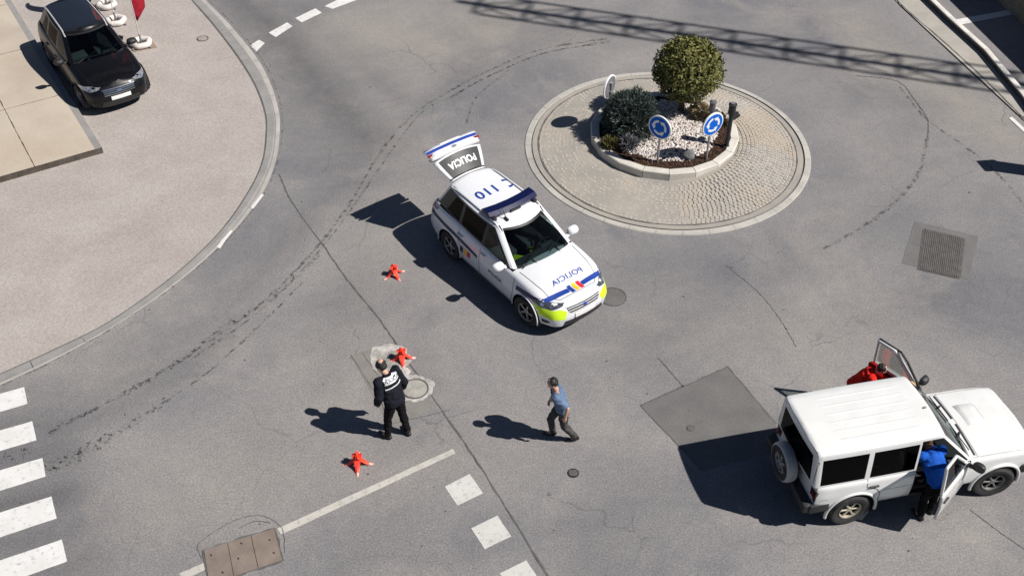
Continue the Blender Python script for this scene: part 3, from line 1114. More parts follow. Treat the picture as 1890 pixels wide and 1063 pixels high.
class Shell:
    """car skin as a set of labelled faces: lower body lofted along x, cabin stacked ring on ring"""

    def __init__(s, sp):
        s.sp = sp
        s.F = []                       # (points, info)
        s.lower(); s.cabin()
        vs_, fs = [], []
        for pts, inf in s.F:
            b = len(vs_); vs_ += [tuple(p) for p in pts]; fs.append(list(range(b, b + len(pts))))
        s.bvh = BVHTree.FromPolygons(vs_, fs)

    def section(s, x):
        sp = s.sp; X = sp['x']
        g = lambda k: float(pchip(X, sp[k], [x])[0])
        w, zb, zs, zt = g('w'), g('zb'), g('zs'), g('zt')
        pts = []
        fr = [a for a, b in sp['side']]; dy = [b for a, b in sp['side']]
        for f in SIDE_F:
            pts.append((w - float(pchip(fr, dy, [f])[0]), zb + (zs - zb) * f))
        ye = pts[-1][0]
        for q in TOP_Q:
            pts.append((ye * q, zs + (zt - zs) * (1 - q ** 2.2)))
        return pts

    def lower(s):
        sp = s.sp
        x0, x1 = sp['x'][0], sp['x'][-1]
        brk = sorted(set([x0, x1] + list(sp['breaks'])))
        xs = []
        for a, b in zip(brk[:-1], brk[1:]):
            n = max(1, int(round((b - a) / .075)))
            xs += [a + (b - a) * k / n for k in range(n)]
        xs.append(x1)
        cols = []
        for x in xs:
            cols.append([Vector((x, y, z)) for y, z in s.section(x)])
        front = [[Vector((x1 + dx, p.y * k, p.z)) for p in cols[-1]] for k, dx in sp['front']]
        rear = [[Vector((x0 - dx, p.y * k, p.z)) for p in cols[0]] for k, dx in sp['rear']]
        nr = len(rear)
        cols = rear[::-1] + cols + front
        pf, pr = sp['prof_f'], sp['prof_r']
        for c in cols:
            for p in c:
                tf = smooth01((p.x - (x1 - sp['ramp'])) / sp['ramp']); tr = smooth01(((x0 + sp['ramp']) - p.x) / sp['ramp'])
                if tf > 0: p.x += tf * float(np.interp(p.z, [a for a, b in pf], [b for a, b in pf]))
                if tr > 0: p.x -= tr * float(np.interp(p.z, [a for a, b in pr], [b for a, b in pr]))
        # wheel arches
        nside = len(SIDE_F)
        inside = {}
        for i, c in enumerate(cols):
            for j in range(nside):
                p = c[j]
                for ax in (sp['axf'], sp['axr']):
                    d = math.hypot(p.x - ax, p.z - sp['wr'])
                    if d < sp['arch']: inside[(i, j)] = ax
        s.ncol = len(cols)
        dead = set()
        for i in range(len(cols) - 1):
            for j in range(nside - 1):
                if all((a, b) in inside for a, b in ((i, j), (i + 1, j), (i, j + 1), (i + 1, j + 1))):
                    dead.add((i, j))
        for (i, j), ax in inside.items():
            p = cols[i][j]
            v = Vector((p.x - ax, p.z - sp['wr']))
            if v.y < -.12: continue
            v = v.normalized() * sp['arch']
            p.x, p.z = ax + v.x, sp['wr'] + v.y
        cab0, cab1 = sp['cab_hole']
        K = len(cols[0])
        for i in range(len(cols) - 1):
            for j in range(K - 1):
                if (i, j) in dead: continue
                q = [cols[i][j], cols[i + 1][j], cols[i + 1][j + 1], cols[i][j + 1]]
                c = (q[0] + q[1] + q[2] + q[3]) / 4
                if j >= nside - 1 and cab0 < c.x < cab1: continue
                end = 'rear' if i < nr else ('front' if i >= len(cols) - 1 - len(front) else 'mid')
                for sd in (1, -1):
                    s.F.append(([Vector((p.x, p.y * sd, p.z)) for p in q],
                                dict(zone='lower', side=sd, j=j, f=SIDE_F[j] if j < nside else 1.0, c=Vector((c.x, c.y * sd, c.z)), end=end, top=j >= nside - 1)))

    def cabin(s):
        sp = s.sp
        fr = sp['levels']              # fractions from belt to rail
        nf = [0, .3, .6, .85, 1.0]
        rings = []
        names = []

        def ring(f):
            b, r = sp['belt'], sp['rail']
            g = lambda k: b[k] + (r[k] - b[k]) * f
            ff = f * (.82 + .18 * f)
            gy = lambda k: b[k] + (r[k] - b[k]) * ff
            xf, xr, zf, zr = g('xf'), g('xr'), g('zf'), g('zr')
            wf, wr = gy('wf'), gy('wr')
            bf, br, rc = g('bf'), g('br'), sp['rc']
            P, seg = [], []
            Z = lambda x: zf + (zr - zf) * (xf - x) / (xf - xr)
            for q in nf:
                x = xf - bf * q ** 2; P.append((x, q * (wf - rc))); seg.append(('ws', 0))
            P.append((xf - bf - rc * .35, wf - rc * .28)); seg[-1] = ('pillar', 0); seg.append(('pillar', 0))
            xs0 = xf - bf - rc; xsE = xr + br + rc
            bks = [xs0] + sp['posts'] + [xsE]
            for k, (a, c) in enumerate(zip(bks[:-1], bks[1:])):
                pa_, pc = sp['post_w'][k]
                cols_ = [a, a - pa_] + [a - pa_ + (c + pc - a + pa_) * t for t in (.33, .66)] + [c + pc]
                for m_, x in enumerate(cols_):
                    t = (xs0 - x) / (xs0 - xsE)
                    P.append((x, wf + (wr - wf) * t + sp['sbulge'] * 4 * t * (1 - t)))
                    seg.append(('side', k, 0 if m_ in (0, 4) else 1))
            P.append((xsE, wr)); seg.append(('rpillar', 0))
            P.append((xr + br + rc * .35, wr - rc * .28)); seg.append(('rpillar', 0))
            for q in nf[::-1]:
                P.append((xr + br * q ** 2, q * (wr - rc))); seg.append(('rear', 1 if q == 1.0 else 0))
            return [Vector((x, y, Z(x))) for x, y in P], seg

        for f in fr:
            P, seg = ring(f); rings.append(P)
        base = rings[-1]
        xc = (sp['rail']['xf'] + sp['rail']['xr']) / 2
        for k, kx, dz in sp['roof']:
            rings.append([Vector((xc + (p.x - xc) * kx, p.y * k, p.z + dz)) for p in base])
        nl = len(fr)
        for l in range(len(rings) - 1):
            A, B = rings[l], rings[l + 1]
            for i in range(len(A) - 1):
                q = [A[i], A[i + 1], B[i + 1], B[i]]
                if l >= nl - 1: nm = 'roof'
                else: nm = 'frame'
                sg = seg[i]
                glass = (l in sp['glass_levels'] and (sg[0] == 'ws' or (sg[0] == 'side' and sg[2] == 1))) or (l in sp['rear_levels'] and sg == ('rear', 0))
                c = sum(q, Vector()) / 4
                for sd in (1, -1):
                    s.F.append(([Vector((p.x, p.y * sd, p.z)) for p in q],
                                dict(zone='cabin', side=sd, lvl=l, seg=sg, glass=glass, nm=nm, c=Vector((c.x, c.y * sd, c.z)))))

    def part(s, name, pick, mats, parent, smooth=32, loc=None, matf=None, solid=0.0):
        vs_, fs, ms = [], [], []
        L = Vector(loc) if loc is not None else Vector()
        for pts, inf in s.F:
            if not pick(inf): continue
            a = (pts[2] - pts[0]).cross(pts[3] - pts[1])
            c = sum(pts, Vector()) / 4
            ref = c - Vector((c.x * .72, 0, .72))
            if inf.get('top') or inf.get('nm') == 'roof': ref = Vector((0, 0, 1))
            pp = pts if a.dot(ref) > 0 else pts[::-1]
            b = len(vs_); vs_ += [tuple(p - L) for p in pp]; fs.append(list(range(b, b + 4))); ms.append(matf(inf) if matf else 0)
        me = bpy.data.meshes.new(name); me.from_pydata(vs_, [], fs); me.polygons.foreach_set('material_index', ms)
        bm = bmesh.new(); bm.from_mesh(me)
        bmesh.ops.remove_doubles(bm, verts=list(bm.verts), dist=.0008)
        bmesh.ops.dissolve_degenerate(bm, edges=list(bm.edges), dist=.0004)
        bm.to_mesh(me); bm.free()
        o = link_mesh(name, me, mats, parent, smooth)
        if loc is not None: o.location = L
        if solid:
            md = o.modifiers.new('thickness', 'SOLIDIFY'); md.thickness = solid; md.offset = -1
        return o

    def drape(s, bm, O, U, V, off=.004, step=.06, depth=3.0):
        """press a flat bmesh (u, v in its x, y) onto the shell along the view U x V looks down"""
        O, U, V = Vector(O), Vector(U), Vector(V)
        D = -(U.cross(V)).normalized()
        if s._flip: D = -D
        xs = [v.co.x for v in bm.verts]; ys = [v.co.y for v in bm.verts]
        for ax, lo, hi in ((0, min(xs), max(xs)), (1, min(ys), max(ys))):
            k = math.ceil(lo / step) * step
            while k < hi:
                n = Vector((1, 0, 0)) if ax == 0 else Vector((0, 1, 0))
                bmesh.ops.bisect_plane(bm, geom=list(bm.verts) + list(bm.edges) + list(bm.faces), plane_co=n * k, plane_no=n, dist=1e-5)
                k += step
        bad = []
        for v in bm.verts:
            p = O + U * v.co.x + V * v.co.y
            hit, no, ix, d = s.bvh.ray_cast(p - D * depth, D)
            if hit is None: bad.append(v); continue
            v.co = hit - D * off
        if bad: bmesh.ops.delete(bm, geom=bad, context='VERTS')
        return bm

    _flip = False

    def decal(s, name, polys, O, U, V, m, parent, off=.004, step=.06, mirror=False):
        mb = MB()
        for k, pl in enumerate(polys):
            bm = bmesh.new()
            vs_ = [bm.verts.new((u, v, 0)) for u, v in pl]
            bm.faces.new(vs_)
            s._flip = mirror
            s.drape(bm, O, U, V, off, step); s._flip = False
            mb.bm(bm)
        o = mb.build(name, m, parent, smooth=40, fix=False)
        return o

    def text(s, name, txt, size, O, U, V, m, parent, off=.005, mirror=False, bold=0.0, rot=0.0, sx=1.0):
        bm = text_bm(txt, size, bold, sx)
        if rot: bmesh.ops.rotate(bm, verts=bm.verts, cent=(0, 0, 0), matrix=Matrix.Rotation(rot, 3, 'Z'))
        s._flip = mirror
        s.drape(bm, O, U, V, off, .05); s._flip = False
        mb = MB(); mb.bm(bm)
        return mb.build(name, m, parent, smooth=40, fix=False)


def text_bm(txt, size, bold=0.0, sx=1.0):
    cu = bpy.data.curves.new('lettering', 'FONT')
    cu.body = txt; cu.size = size; cu.align_x = 'CENTER'; cu.align_y = 'CENTER'; cu.offset = bold; cu.space_character = 1.08
    ob = bpy.data.objects.new('lettering', cu)
    me = evaluated(ob)
    bm = bmesh.new(); bm.from_mesh(me)
    bpy.data.meshes.remove(me)
    bpy.data.objects.remove(ob); bpy.data.curves.remove(cu)
    bmesh.ops.triangulate(bm, faces=list(bm.faces))
    if sx != 1.0:
        for v in bm.verts: v.co.x *= sx
    return bm


def strip(pts, w):
    """closed outline of a band along a 2D line"""
    L, Rr = [], []
    for i, p in enumerate(pts):
        a = Vector(pts[max(i - 1, 0)]); b = Vector(pts[min(i + 1, len(pts) - 1)])
        t = (b - a).normalized(); n = Vector((-t.y, t.x)) * w / 2
        L.append(tuple(Vector(p) + n)); Rr.append(tuple(Vector(p) - n))
    return [[L[i], L[i + 1], Rr[i + 1], Rr[i]] for i in range(len(pts) - 1)]


def wheel(parent, loc, r, width, side, steer=0.0, rimr=.62, style='alloy', spokes=5, rim_m='alloy'):
    w = empty('wheel', loc, steer); w.parent = parent
    mt = Matrix.Rotation(R(-90) * side, 4, 'X')        # lathe axis z -> outward y
    h = width / 2
    mb = MB()
    ri = r * rimr
    mb.lathe([(ri, -h * .8), (r * .9, -h), (r * .985, -h * .72), (r, -h * .3), (r, h * .3), (r * .985, h * .72), (r * .9, h), (r * .78, h * 1.02), (ri + .012, h * .86), (ri, h * .6)], 36, 0, mt, close=True)
    for k in range(44):                                   # tread blocks
        a = 2 * math.pi * k / 44
        for zz in (-h * .45, h * .1, h * .55):
            rot = mt.to_3x3() @ Matrix.Rotation(a, 3, 'Z')
            mb.box(mt @ Vector((r * math.cos(a), r * math.sin(a), zz)), (.016, .024, h * .34), 0, rot)
    mb.build('tyre', M['rubber'], w, smooth=30)
    mb = MB()
    mb.lathe([(ri + .004, h * .86), (ri - .012, h * .9), (ri - .03, h * .7), (ri - .035, -h * .5), (.001, -h * .5)], 32, 1, mt)
    for k in range(spokes):
        a = 2 * math.pi * k / spokes
        rot = mt.to_3x3() @ Matrix.Rotation(a, 3, 'Z')
        c = mt @ Vector((math.cos(a) * ri * .54, math.sin(a) * ri * .54, h * .58))
        mb.box(c, (ri * .88, ri * (1.6 / spokes) * .62, .03), 0, rot, bev=.008)
    mb.lathe([(.001, h * .72), (ri * .2, h * .72), (ri * .28, h * .6), (ri * .28, h * .3)], 20, 0, mt)
    mb.lathe([(ri - .002, h * .88), (ri - .03, h * .8), (ri - .034, h * .45)], 32, 0, mt)
    mb.build('rim', [M[rim_m], M['black']], w, smooth=30)
    return w


def arch_ring(mb, sp, ax, sd, rad, tube_r, yo, m=0, a0=-8, a1=188):
    pts = []
    for k in range(25):
        a = R(a0 + (a1 - a0) * k / 24)
        pts.append((ax + rad * math.cos(a), sd * yo, sp['wr'] + rad * math.sin(a)))
    mb.tube(pts, tube_r, 8, m, up=(0, 1, 0))


def wheel_wells(sp, root, y_in=.38, yo=None, m=0):
    for ax in (sp['axf'], sp['axr']):
        for sd in (1, -1):
            ya = (yo or (max(sp['w']) - .03)) * sd; yb = (max(sp['w']) - y_in) * sd
            mb = MB(); n = 18; b = 0
            for k in range(n + 1):
                a = R(-20 + 220 * k / n)
                x, z = ax + (sp['arch'] + .008) * math.cos(a), sp['wr'] + (sp['arch'] + .008) * math.sin(a)
                mb.v += [(x, ya, z), (x, yb, z)]
            for k in range(n): mb.face((b + 2 * k, b + 2 * k + 1, b + 2 * k + 3, b + 2 * k + 2), m)
            mb.face([b + 2 * k + 1 for k in range(n + 1)], m)
            mb.build('wheel_well', M['interior'], root)


def seat_mb(x, y, w, z0, back=.62, lean=18, head=True):
    mb = MB()
    mb.box((x, y, z0 + .09), (.5, w, .17), bev=.05)
    rot = Matrix.Rotation(R(-lean), 3, 'Y')
    mb.box(Vector((x - .27, y, z0 + .14)) + rot @ Vector((0, 0, back / 2)), (.14, w * .95, back), 0, rot, taper=.85, bev=.05)
    if head: mb.box(Vector((x - .27, y, z0 + .14)) + rot @ Vector((.01, 0, back + .10)), (.09, w * .5, .17), 0, rot, bev=.035)
    return mb


def interior(root, sp, zf, xd, wid, seat_m, xf_seat, xr_seat, wheel_side=1):
    """floor, dashboard, steering wheel and seats behind the glass"""
    mb = MB()
    mb.box(((sp['cab_hole'][0] + xd) / 2, 0, zf - .04), (xd - sp['cab_hole'][0], wid, .06))
    mb.box((sp['cab_hole'][0] + .05, 0, zf + .25), (.06, wid, .5))
    for sd in (1, -1): mb.box(((sp['cab_hole'][0] + xd) / 2 - .55, sd * (wid / 2 - .02), zf + .2), (xd - sp['cab_hole'][0] - 1.1, .03, .4))
    mb.build('floor_pan', M['interior'], root)
    mb = MB()
    mb.box((xd + .08, 0, zf + .38), (.5, wid, .16), bev=.05)
    mb.box((xd + .22, 0, zf + .20), (.2, wid, .42))
    mb.box((xd - .16, wheel_side * .37, zf + .45), (.12, .36, .07), bev=.03)
    d = mb.build('dashboard', M['dashm'], root, smooth=40)
    mb = MB()
    mt = Matrix.Translation((xd - .30, wheel_side * .37, zf + .42)) @ Matrix.Rotation(R(-62), 4, 'Y')
    n = 28
    mb.tube([mt @ Vector((.18 * math.cos(2 * math.pi * k / n), .18 * math.sin(2 * math.pi * k / n), 0)) for k in range(n + 1)], .016, 8)
    mb.tube([mt @ Vector((-.17, 0, 0)), mt @ Vector((.17, 0, 0))], .018, 6); mb.tube([mt @ Vector((0, -.17, 0)), mt @ Vector((0, .17, 0))], .018, 6)
    mb.tube([mt @ Vector((0, 0, 0)), mt @ Vector((0, 0, .22))], .03, 8)
    mb.build('steering_wheel', M['black'], root, smooth=40)
    for sd in (1, -1): seat_mb(xf_seat, sd * .37, .5, zf + .14).build('seat', seat_m, root, smooth=40)
    seat_mb(xr_seat, 0, 1.28, zf + .14).build('rear_seat', seat_m, root, smooth=40)


M['dashm'] = simple('dashboard plastic', (.06, .062, .066), .7)


def mirror_mb(x, y, z, sd, sx=.14, sy=.2, sz=.15):
    mb = MB()
    mb.tube([(x + .02, y - sd * .15, z - .06), (x, y - sd * .02, z - .02)], [.055, .045], 10, flat=.6)
    bm = bmesh.new(); bmesh.ops.create_uvsphere(bm, u_segments=14, v_segments=10, radius=1)
    for v in bm.verts:
        if v.co.x < -.25: v.co.x = -.25

        v.co.y = math.copysign(abs(v.co.y) ** .7, v.co.y); v.co.z = math.copysign(abs(v.co.z) ** .75, v.co.z)
        v.co = Vector((x + v.co.x * sx * .75, y + sd * .03 + v.co.y * sy * .5, z + .02 + v.co.z * sz * .5))
    mb.bm(bm)
    return mb


def wiper_mb(a, b, arm):
    mb = MB()
    mb.tube([a, b], .009, 6); mb.tube([arm, (Vector(a) + Vector(b)) / 2], .012, 6)
    return mb


KUGA = dict(
    x=[-2.13, -1.9, -1.36, -.6, .3, .95, 1.33, 1.75, 1.98],
    w=[.84, .89, .915, .91, .91, .91, .90, .84, .735],
    zb=[.33, .27, .25, .23, .23, .23, .25, .25, .27],
    zs=[1.10, 1.125, 1.12, 1.075, 1.03, 1.0, .97, .90, .84],
    zt=[1.11, 1.14, 1.13, 1.085, 1.05, 1.11, 1.085, 1.00, .92],
    side=[(0, .09), (.05, .035), (.2, .012), (.42, .0), (.62, .004), (.78, .03), (.88, .045), (.95, .07), (1.0, .115)],
    breaks=[-1.05, -.22, .55, .95, 1.45, -1.75],
    front=[(.94, .055), (.80, .115), (.58, .16), (.30, .185), (0, .195)],
    rear=[(.96, .045), (.82, .08), (.5, .105), (0, .115)],
    prof_f=[(.22, -.07), (.32, .0), (.52, .02), (.66, -.01), (.78, -.06), (.9, -.16), (1.1, -.2)],
    prof_r=[(.25, -.05), (.4, .02), (.62, .02), (.72, -.03), (.9, -.03), (1.1, -.08)],
    ramp=.5, axf=1.33, axr=-1.36, wr=.345, arch=.415,
    cab_hole=(-2.0, .82),
    belt=dict(xf=1.07, xr=-2.16, zf=1.035, zr=1.15, wf=.785, wr=.735, bf=.27, br=.12),
    rail=dict(xf=.17, xr=-1.84, zf=1.585, zr=1.605, wf=.605, wr=.545, bf=.13, br=.05),
    levels=[0, .07, .30, .65, .90, .955, 1.0], glass_levels=(1, 2, 3), rear_levels=(1, 2, 3),
    posts=[-.22, -1.05], post_w=[(.10, .045), (.045, .05), (.05, .32)], rc=.105, sbulge=.055,
    roof=[(.93, .985, .022), (.8, .97, .045), (.55, .95, .064), (.28, .94, .074), (0, .93, .078)],
)


def suv(name, label, cat, loc, rz, paint, police=False):
    sp = KUGA
    sh = Shell(sp)
    root = empty(name, loc, rz)
    tag(root, label, cat)
    gate = police
    glassy = lambda i: i['zone'] == 'cabin' and i['glass']
    is_gate = lambda i: gate and ((i['zone'] == 'cabin' and i['seg'][0] == 'rear' and i['nm'] == 'frame' and i['lvl'] < 6)
                                  or (i['zone'] == 'lower' and i['end'] == 'rear' and i['c'].z > .82 and abs(i['c'].y) < .62))
    dark_frame = lambda i: i['zone'] == 'cabin' and i['nm'] == 'frame' and (i['lvl'] == 0 or (i['seg'][0] == 'side' and i['lvl'] <= 3) or (i['seg'][0] == 'side' and i['lvl'] == 4)) and i['seg'][0] in ('side', 'rpillar', 'rear')
    ws_edge = lambda i: i['zone'] == 'cabin' and i['nm'] == 'frame' and i['seg'][0] == 'ws' and i['lvl'] in (0, 4, 5)

    def matf(i):
        if i['zone'] == 'lower' and (i['f'] < .09 and not i['top']): return 1
        if ws_edge(i) and i['lvl'] in (0, 4): return 1
        if dark_frame(i): return 1
        if not police and i['zone'] == 'cabin' and i['nm'] == 'roof' and i['lvl'] >= 7 and -1.55 < i['c'].x < .1: return 2
        return 0
    body = sh.part('body', lambda i: not glassy(i) and not is_gate(i), [paint, M['seal'], M['roofglass']], root, 30, matf=matf)
    wheel_wells(sp, root)
    sh.part('windscreen', lambda i: glassy(i) and i['seg'][0] == 'ws', M['glass'], root, 60)
    for sd in (1, -1):
        for k in range(3):
            sh.part('window', lambda i: glassy(i) and i['seg'][0] == 'side' and i['seg'][1] == k and i['side'] == sd, M['glass'] if k == 0 else M['darkglass'], root, 60)
    interior(root, sp, .5, .62, 1.5, M['seat'], -.15, -1.0)
    # tailgate, swung up about the rear edge of the roof
    if gate:
        H = Vector((-1.80, 0, 1.625))
        tg = sh.part('tailgate', lambda i: is_gate(i) and not glassy(i), [paint, M['seal']], root, 30, loc=H, solid=.05, matf=lambda i: 1 if i['zone'] == 'cabin' and i['lvl'] == 4 else 0)
        rw = sh.part('rear_window', lambda i: is_gate(i) and glassy(i), M['gateglass'], tg, 60, loc=H)
        rw.location = (0, 0, 0)
        B = ((0, 0, 0), (0, -1, 0), (0, 0, 1))
        dec = [sh.decal('stripe', [[(-.66, .90), (.66, .90), (.66, .97), (-.66, .97)]], *B, M['blue_decal'], tg),
               sh.text('lettering', 'POLICIA', .18, (0, 0, 1.36), (0, -1, 0), (0, 0, 1), M['white'], tg, .007, bold=.004),
               sh.decal('badge', [[(.05 * math.cos(2 * math.pi * k / 16) * 1.4, 1.025 + .035 * math.sin(2 * math.pi * k / 16)) for k in range(16)]], *B, M['grey'], tg)]
        for sd in (1, -1):
            dec.append(sh.decal('tail_lamp', [[(sd * .54, .985), (sd * .68, .985), (sd * .69, 1.04), (sd * .58, 1.03)][::sd]], *B, M['red_lamp'], tg, .008))
        dec.append(sh.decal('number_plate', [[(-.26, .835), (.26, .835), (.26, .875), (-.26, .875)]], *B, M['plate'], tg, .006))
        for o in dec:
            o.data.transform(Matrix.Translation(-H))
        tg.rotation_euler = (0, R(GATE_ANG), 0)
        mb = MB(); mb.box((-2.02, 0, .78), (.12, 1.2, .06)); mb.box((-1.75, 0, .62), (.55, 1.25, .04)); mb.build('boot_sill', M['interior'], root)
    else:
        sh.part('rear_window', lambda i: glassy(i) and i['seg'][0] == 'rear', M['darkglass'], root, 60)
    # panel gaps
    Rt = ((0, 0, 0), (1, 0, 0), (0, 0, 1)); Lt = ((0, 0, 0), (-1, 0, 0), (0, 0, 1))
    gaps_side = strip([(.93, 1.02), (.93, .62), (.86, .34)], .012) + strip([(-.235, 1.06), (-.235, .33)], .012) + strip([(-1.0, 1.07), (-.99, .75), (-.88, .6), (-.86, .34)], .012) + strip([(.86, .34), (-.86, .34)], .014)
    gaps_l = [[(-u, v) for u, v in q][::-1] for q in gaps_side]
    sh.decal('door_gap', gaps_side, *Rt, M['seal'], root, .003)
    sh.decal('door_gap', gaps_l, *Lt, M['seal'], root, .003)
    T = ((0, 0, 0), (0, -1, 0), (1, 0, 0))
    sh.decal('bonnet_gap', strip([(-.70, .90), (-.66, 1.4), (-.60, 1.78), (-.45, 1.93), (0, 1.98), (.45, 1.93), (.60, 1.78), (.66, 1.4), (.70, .90)], .012), *T, M['seal'], root, .003)
    cr = strip([(-.38, 1.04), (-.34, 1.5), (-.30, 1.9)], .018)
    # front face
    Fr = ((0, 0, 0), (0, 1, 0), (0, 0, 1))
    for sd in (1, -1):
        # headlamps wrap round the corner: pressed on from a diagonal
        U = Vector((-.62, .785, 0)) if sd > 0 else Vector((.62, .785, 0))
        pol = [(-.36, .80), (-.20, .755), (.06, .74), (.30, .80), (.33, .845), (.05, .85), (-.25, .845)]
        if sd > 0: pol = [(-u, v) for u, v in pol][::-1]
        O = (1.70, sd * .60, 0)
        hl = sh.decal('headlight', [pol], O, U, (0, 0, 1), M['hl_dark'] if police else M['hl_silver'], root, .010, .05)
        for (u, v, r_) in ((-.12, .80, .038), (.06, .795, .036), (.2, .815, .022)):
            uu = -u if sd > 0 else u
            sh.decal('lamp', [[(uu + r_ * math.cos(2 * math.pi * k / 14), v + r_ * .8 * math.sin(2 * math.pi * k / 14)) for k in range(14)]], O, U, (0, 0, 1), M['reflector'], hl, .014, .5)
        fl = [(-.26, .40), (-.03, .385), (.06, .43), (.0, .47), (-.24, .49)]
        if sd > 0: fl = [(-u, v) for u, v in fl][::-1]
        sh.decal('fog_lamp', [fl], O, U, (0, 0, 1), M['black'], root, .006, .06)
        if police:
            lm = [(-.34, .56), (.36, .51), (.40, .67), (.26, .74), (.05, .725), (-.20, .735), (-.36, .75)]
            if sd > 0: lm = [(-u, v) for u, v in lm][::-1]
            sh.decal('fluorescent_patch', [lm], O, U, (0, 0, 1), M['lime'], root, .005, .05)
    gr = sh.decal('grille', [[(-.40, .66), (-.34, .60), (.34, .60), (.40, .66), (.43, .765), (-.43, .765)]], *Fr, M['grille'], root, .005, .05)
    sh.decal('slat', [[(-.41, v), (.41, v), (.41, v + .016), (-.41, v + .016)] for v in (.615, .665, .715)] + [[(-.44, .758), (.44, .758), (.44, .782), (-.44, .782)]], *Fr, M['white'] if police else M['chrome'], gr, .012, .05)
    sh.decal('badge', [[(.07 * math.cos(2 * math.pi * k / 18), .70 + .028 * math.sin(2 * math.pi * k / 18)) for k in range(18)]], *Fr, M['blue_decal'] if police else M['chrome'], gr, .018, .5)
    sh.decal('lower_intake', [[(-.52, .33), (.52, .33), (.48, .45), (-.48, .45)]], *Fr, M['grille'], root, .006, .05)
    sh.decal('number_plate', [[(-.26, .475), (.26, .475), (.26, .585), (-.26, .585)]], *Fr, M['plate'], root, .02, .1)
    # mirrors, handles, rails, wipers
    for sd in (1, -1):
        mirror_mb(.55, sd * .965, 1.08, sd, .17, .27, .17).build('mirror', paint if police else M['black'], root, smooth=50)
        for xh in (-.12, -.93):
            mb = MB(); mb.box((xh, sd * .905, .925), (.19, .035, .03), bev=.01)
            mb.build('handle', paint, root)
        mb = MB(); rp = []
        for t in range(10):
            xx = .12 - 1.80 * t / 9; yy = sd * (.570 - .03 * t / 9)
            hit = sh.bvh.ray_cast(Vector((xx, yy, 3)), Vector((0, 0, -1)))[0]
            rp.append((xx, yy, hit.z + (.018 if 0 < t < 9 else -.01)))
        mb.tube(rp, .022, 8)
        mb.build('roof_rail', paint if police else M['railsilver'], root, smooth=50)
        sh.decal('roof_gutter', strip([(sd * .545, .12), (sd * .535, -.9), (sd * .52, -1.66)], .03), *T, M['seal'], root, .003, .1)
        sh.decal('tail_lamp', [[(-u if sd > 0 else u, v) for u, v in ([(-2.12, .98), (-1.86, 1.03), (-1.80, 1.085), (-2.08, 1.08)])][::-sd]], *(Lt if sd > 0 else Rt), M['red_lamp'], root, .006, .04)
        for ax in (sp['axf'], sp['axr']):
            mb = MB(); arch_ring(mb, sp, ax, sd, sp['arch'] + .004, .014, .900)
            mb.build('wheel_arch', paint, root, smooth=60)
    wiper_mb((.88, .05, 1.085), (.62, .62, 1.17), (.97, .34, 1.075)).build('wiper', M['black'], root)
    wiper_mb((.90, -.60, 1.085), (.70, -.02, 1.18), (.97, -.28, 1.08)).build('wiper', M['black'], root)
    for sd in (1, -1):
        st = R(FRONT_STEER) if police else 0
        wheel(root, (sp['axf'], sd * .795, sp['wr']), sp['wr'], .23, sd, st, .66, spokes=5)
        wheel(root, (sp['axr'], sd * .795, sp['wr']), sp['wr'], .23, sd, 0, .66, spokes=5)
    if police:
        sh.text('lettering', 'POLICIA', .155, (1.59, 0, 0), (0, -1, 0), (-1, 0, 0), M['blue_decal'], root, .005, mirror=True, bold=.003, sx=1.3)
        Tm = ((0, 0, 0), (0, 1, 0), (-1, 0, 0))
        sh.decal('bonnet_stripe', [[(-.74, -1.71), (-.17, -1.79), (-.17, -1.90), (-.71, -1.82)]], *Tm, M['blue_decal'], root, .005, .05)
        sh.decal('bonnet_stripe', [[(.17, -1.79), (.74, -1.71), (.71, -1.82), (.17, -1.90)]], *Tm, M['blue_decal'], root, .005, .05)
        for (u0, mm) in ((-.15, 'blue_decal'), (-.035, 'yellow_decal'), (.08, 'red_decal')):
            sh.decal('flag_bar', [[(u0 - .015, -1.75), (u0 + .085 - .015, -1.75), (u0 + .085, -1.95), (u0, -1.95)]], *Tm, M[mm], root, .006, .05)
        # roof: emergency number with a handset sign
        sh.text('lettering', '110', .37, (-1.02, -.09, 0), (0, -1, 0), (1, 0, 0), M['blue_decal'], root, .005, bold=.008)
        hs = []
        n = 10
        for k in range(n):
            a0, a1 = R(100 + 160 * k / n), R(100 + 160 * (k + 1) / n)
            hs.append([(.12 * math.cos(a0), .12 * math.sin(a0)), (.165 * math.cos(a0), .165 * math.sin(a0)), (.165 * math.cos(a1), .165 * math.sin(a1)), (.12 * math.cos(a1), .12 * math.sin(a1))][::-1])
        for e in (1, -1): hs.append([(-.05, e * .10), (.02, e * .10), (.02, e * .165), (-.05, e * .165)][::e])
        sh.decal('handset_sign', [[(u, v) for u, v in q] for q in hs], (-1.02, .42, 0), (0, -1, 0), (1, 0, 0), M['blue_decal'], root, .005, .2)
        # side stripe, flag bars, door lettering on both sides
        for (sd, fr_) in ((-1, Rt), (1, Lt)):
            f = (lambda q: q) if sd < 0 else (lambda q: [(-u, v) for u, v in q][::-1])
            for st_ in ([(-2.08, .86), (-1.2, .80), (-.30, .70), (-.30, .78), (-1.2, .885), (-2.05, .95)], [(1.02, .76), (1.45, .80), (1.72, .80), (1.72, .88), (1.4, .89), (1.02, .86)]):
                sh.decal('side_stripe', [f(st_)], *fr_, M['navy_decal'], root, .005, .05)
            for (u0, mm) in ((-.93, 'navy_decal'), (-.80, 'yellow_decal'), (-.67, 'red_decal')):
                sh.decal('flag_bar', [f([(u0, .52), (u0 + .1, .50), (u0 + .13, .66), (u0 + .03, .68)])], *fr_, M[mm], root, .006, .05)
            sh.text('lettering', 'POLICIA', .115, (.33, 0, .64), fr_[1], fr_[2], M['navy_decal'], root, .006, bold=.002)
        # light bar
        mb = MB()
        prof = [(-.15, .0), (-.165, .04), (-.12, .10), (.08, .105), (.16, .05), (.15, .0)]
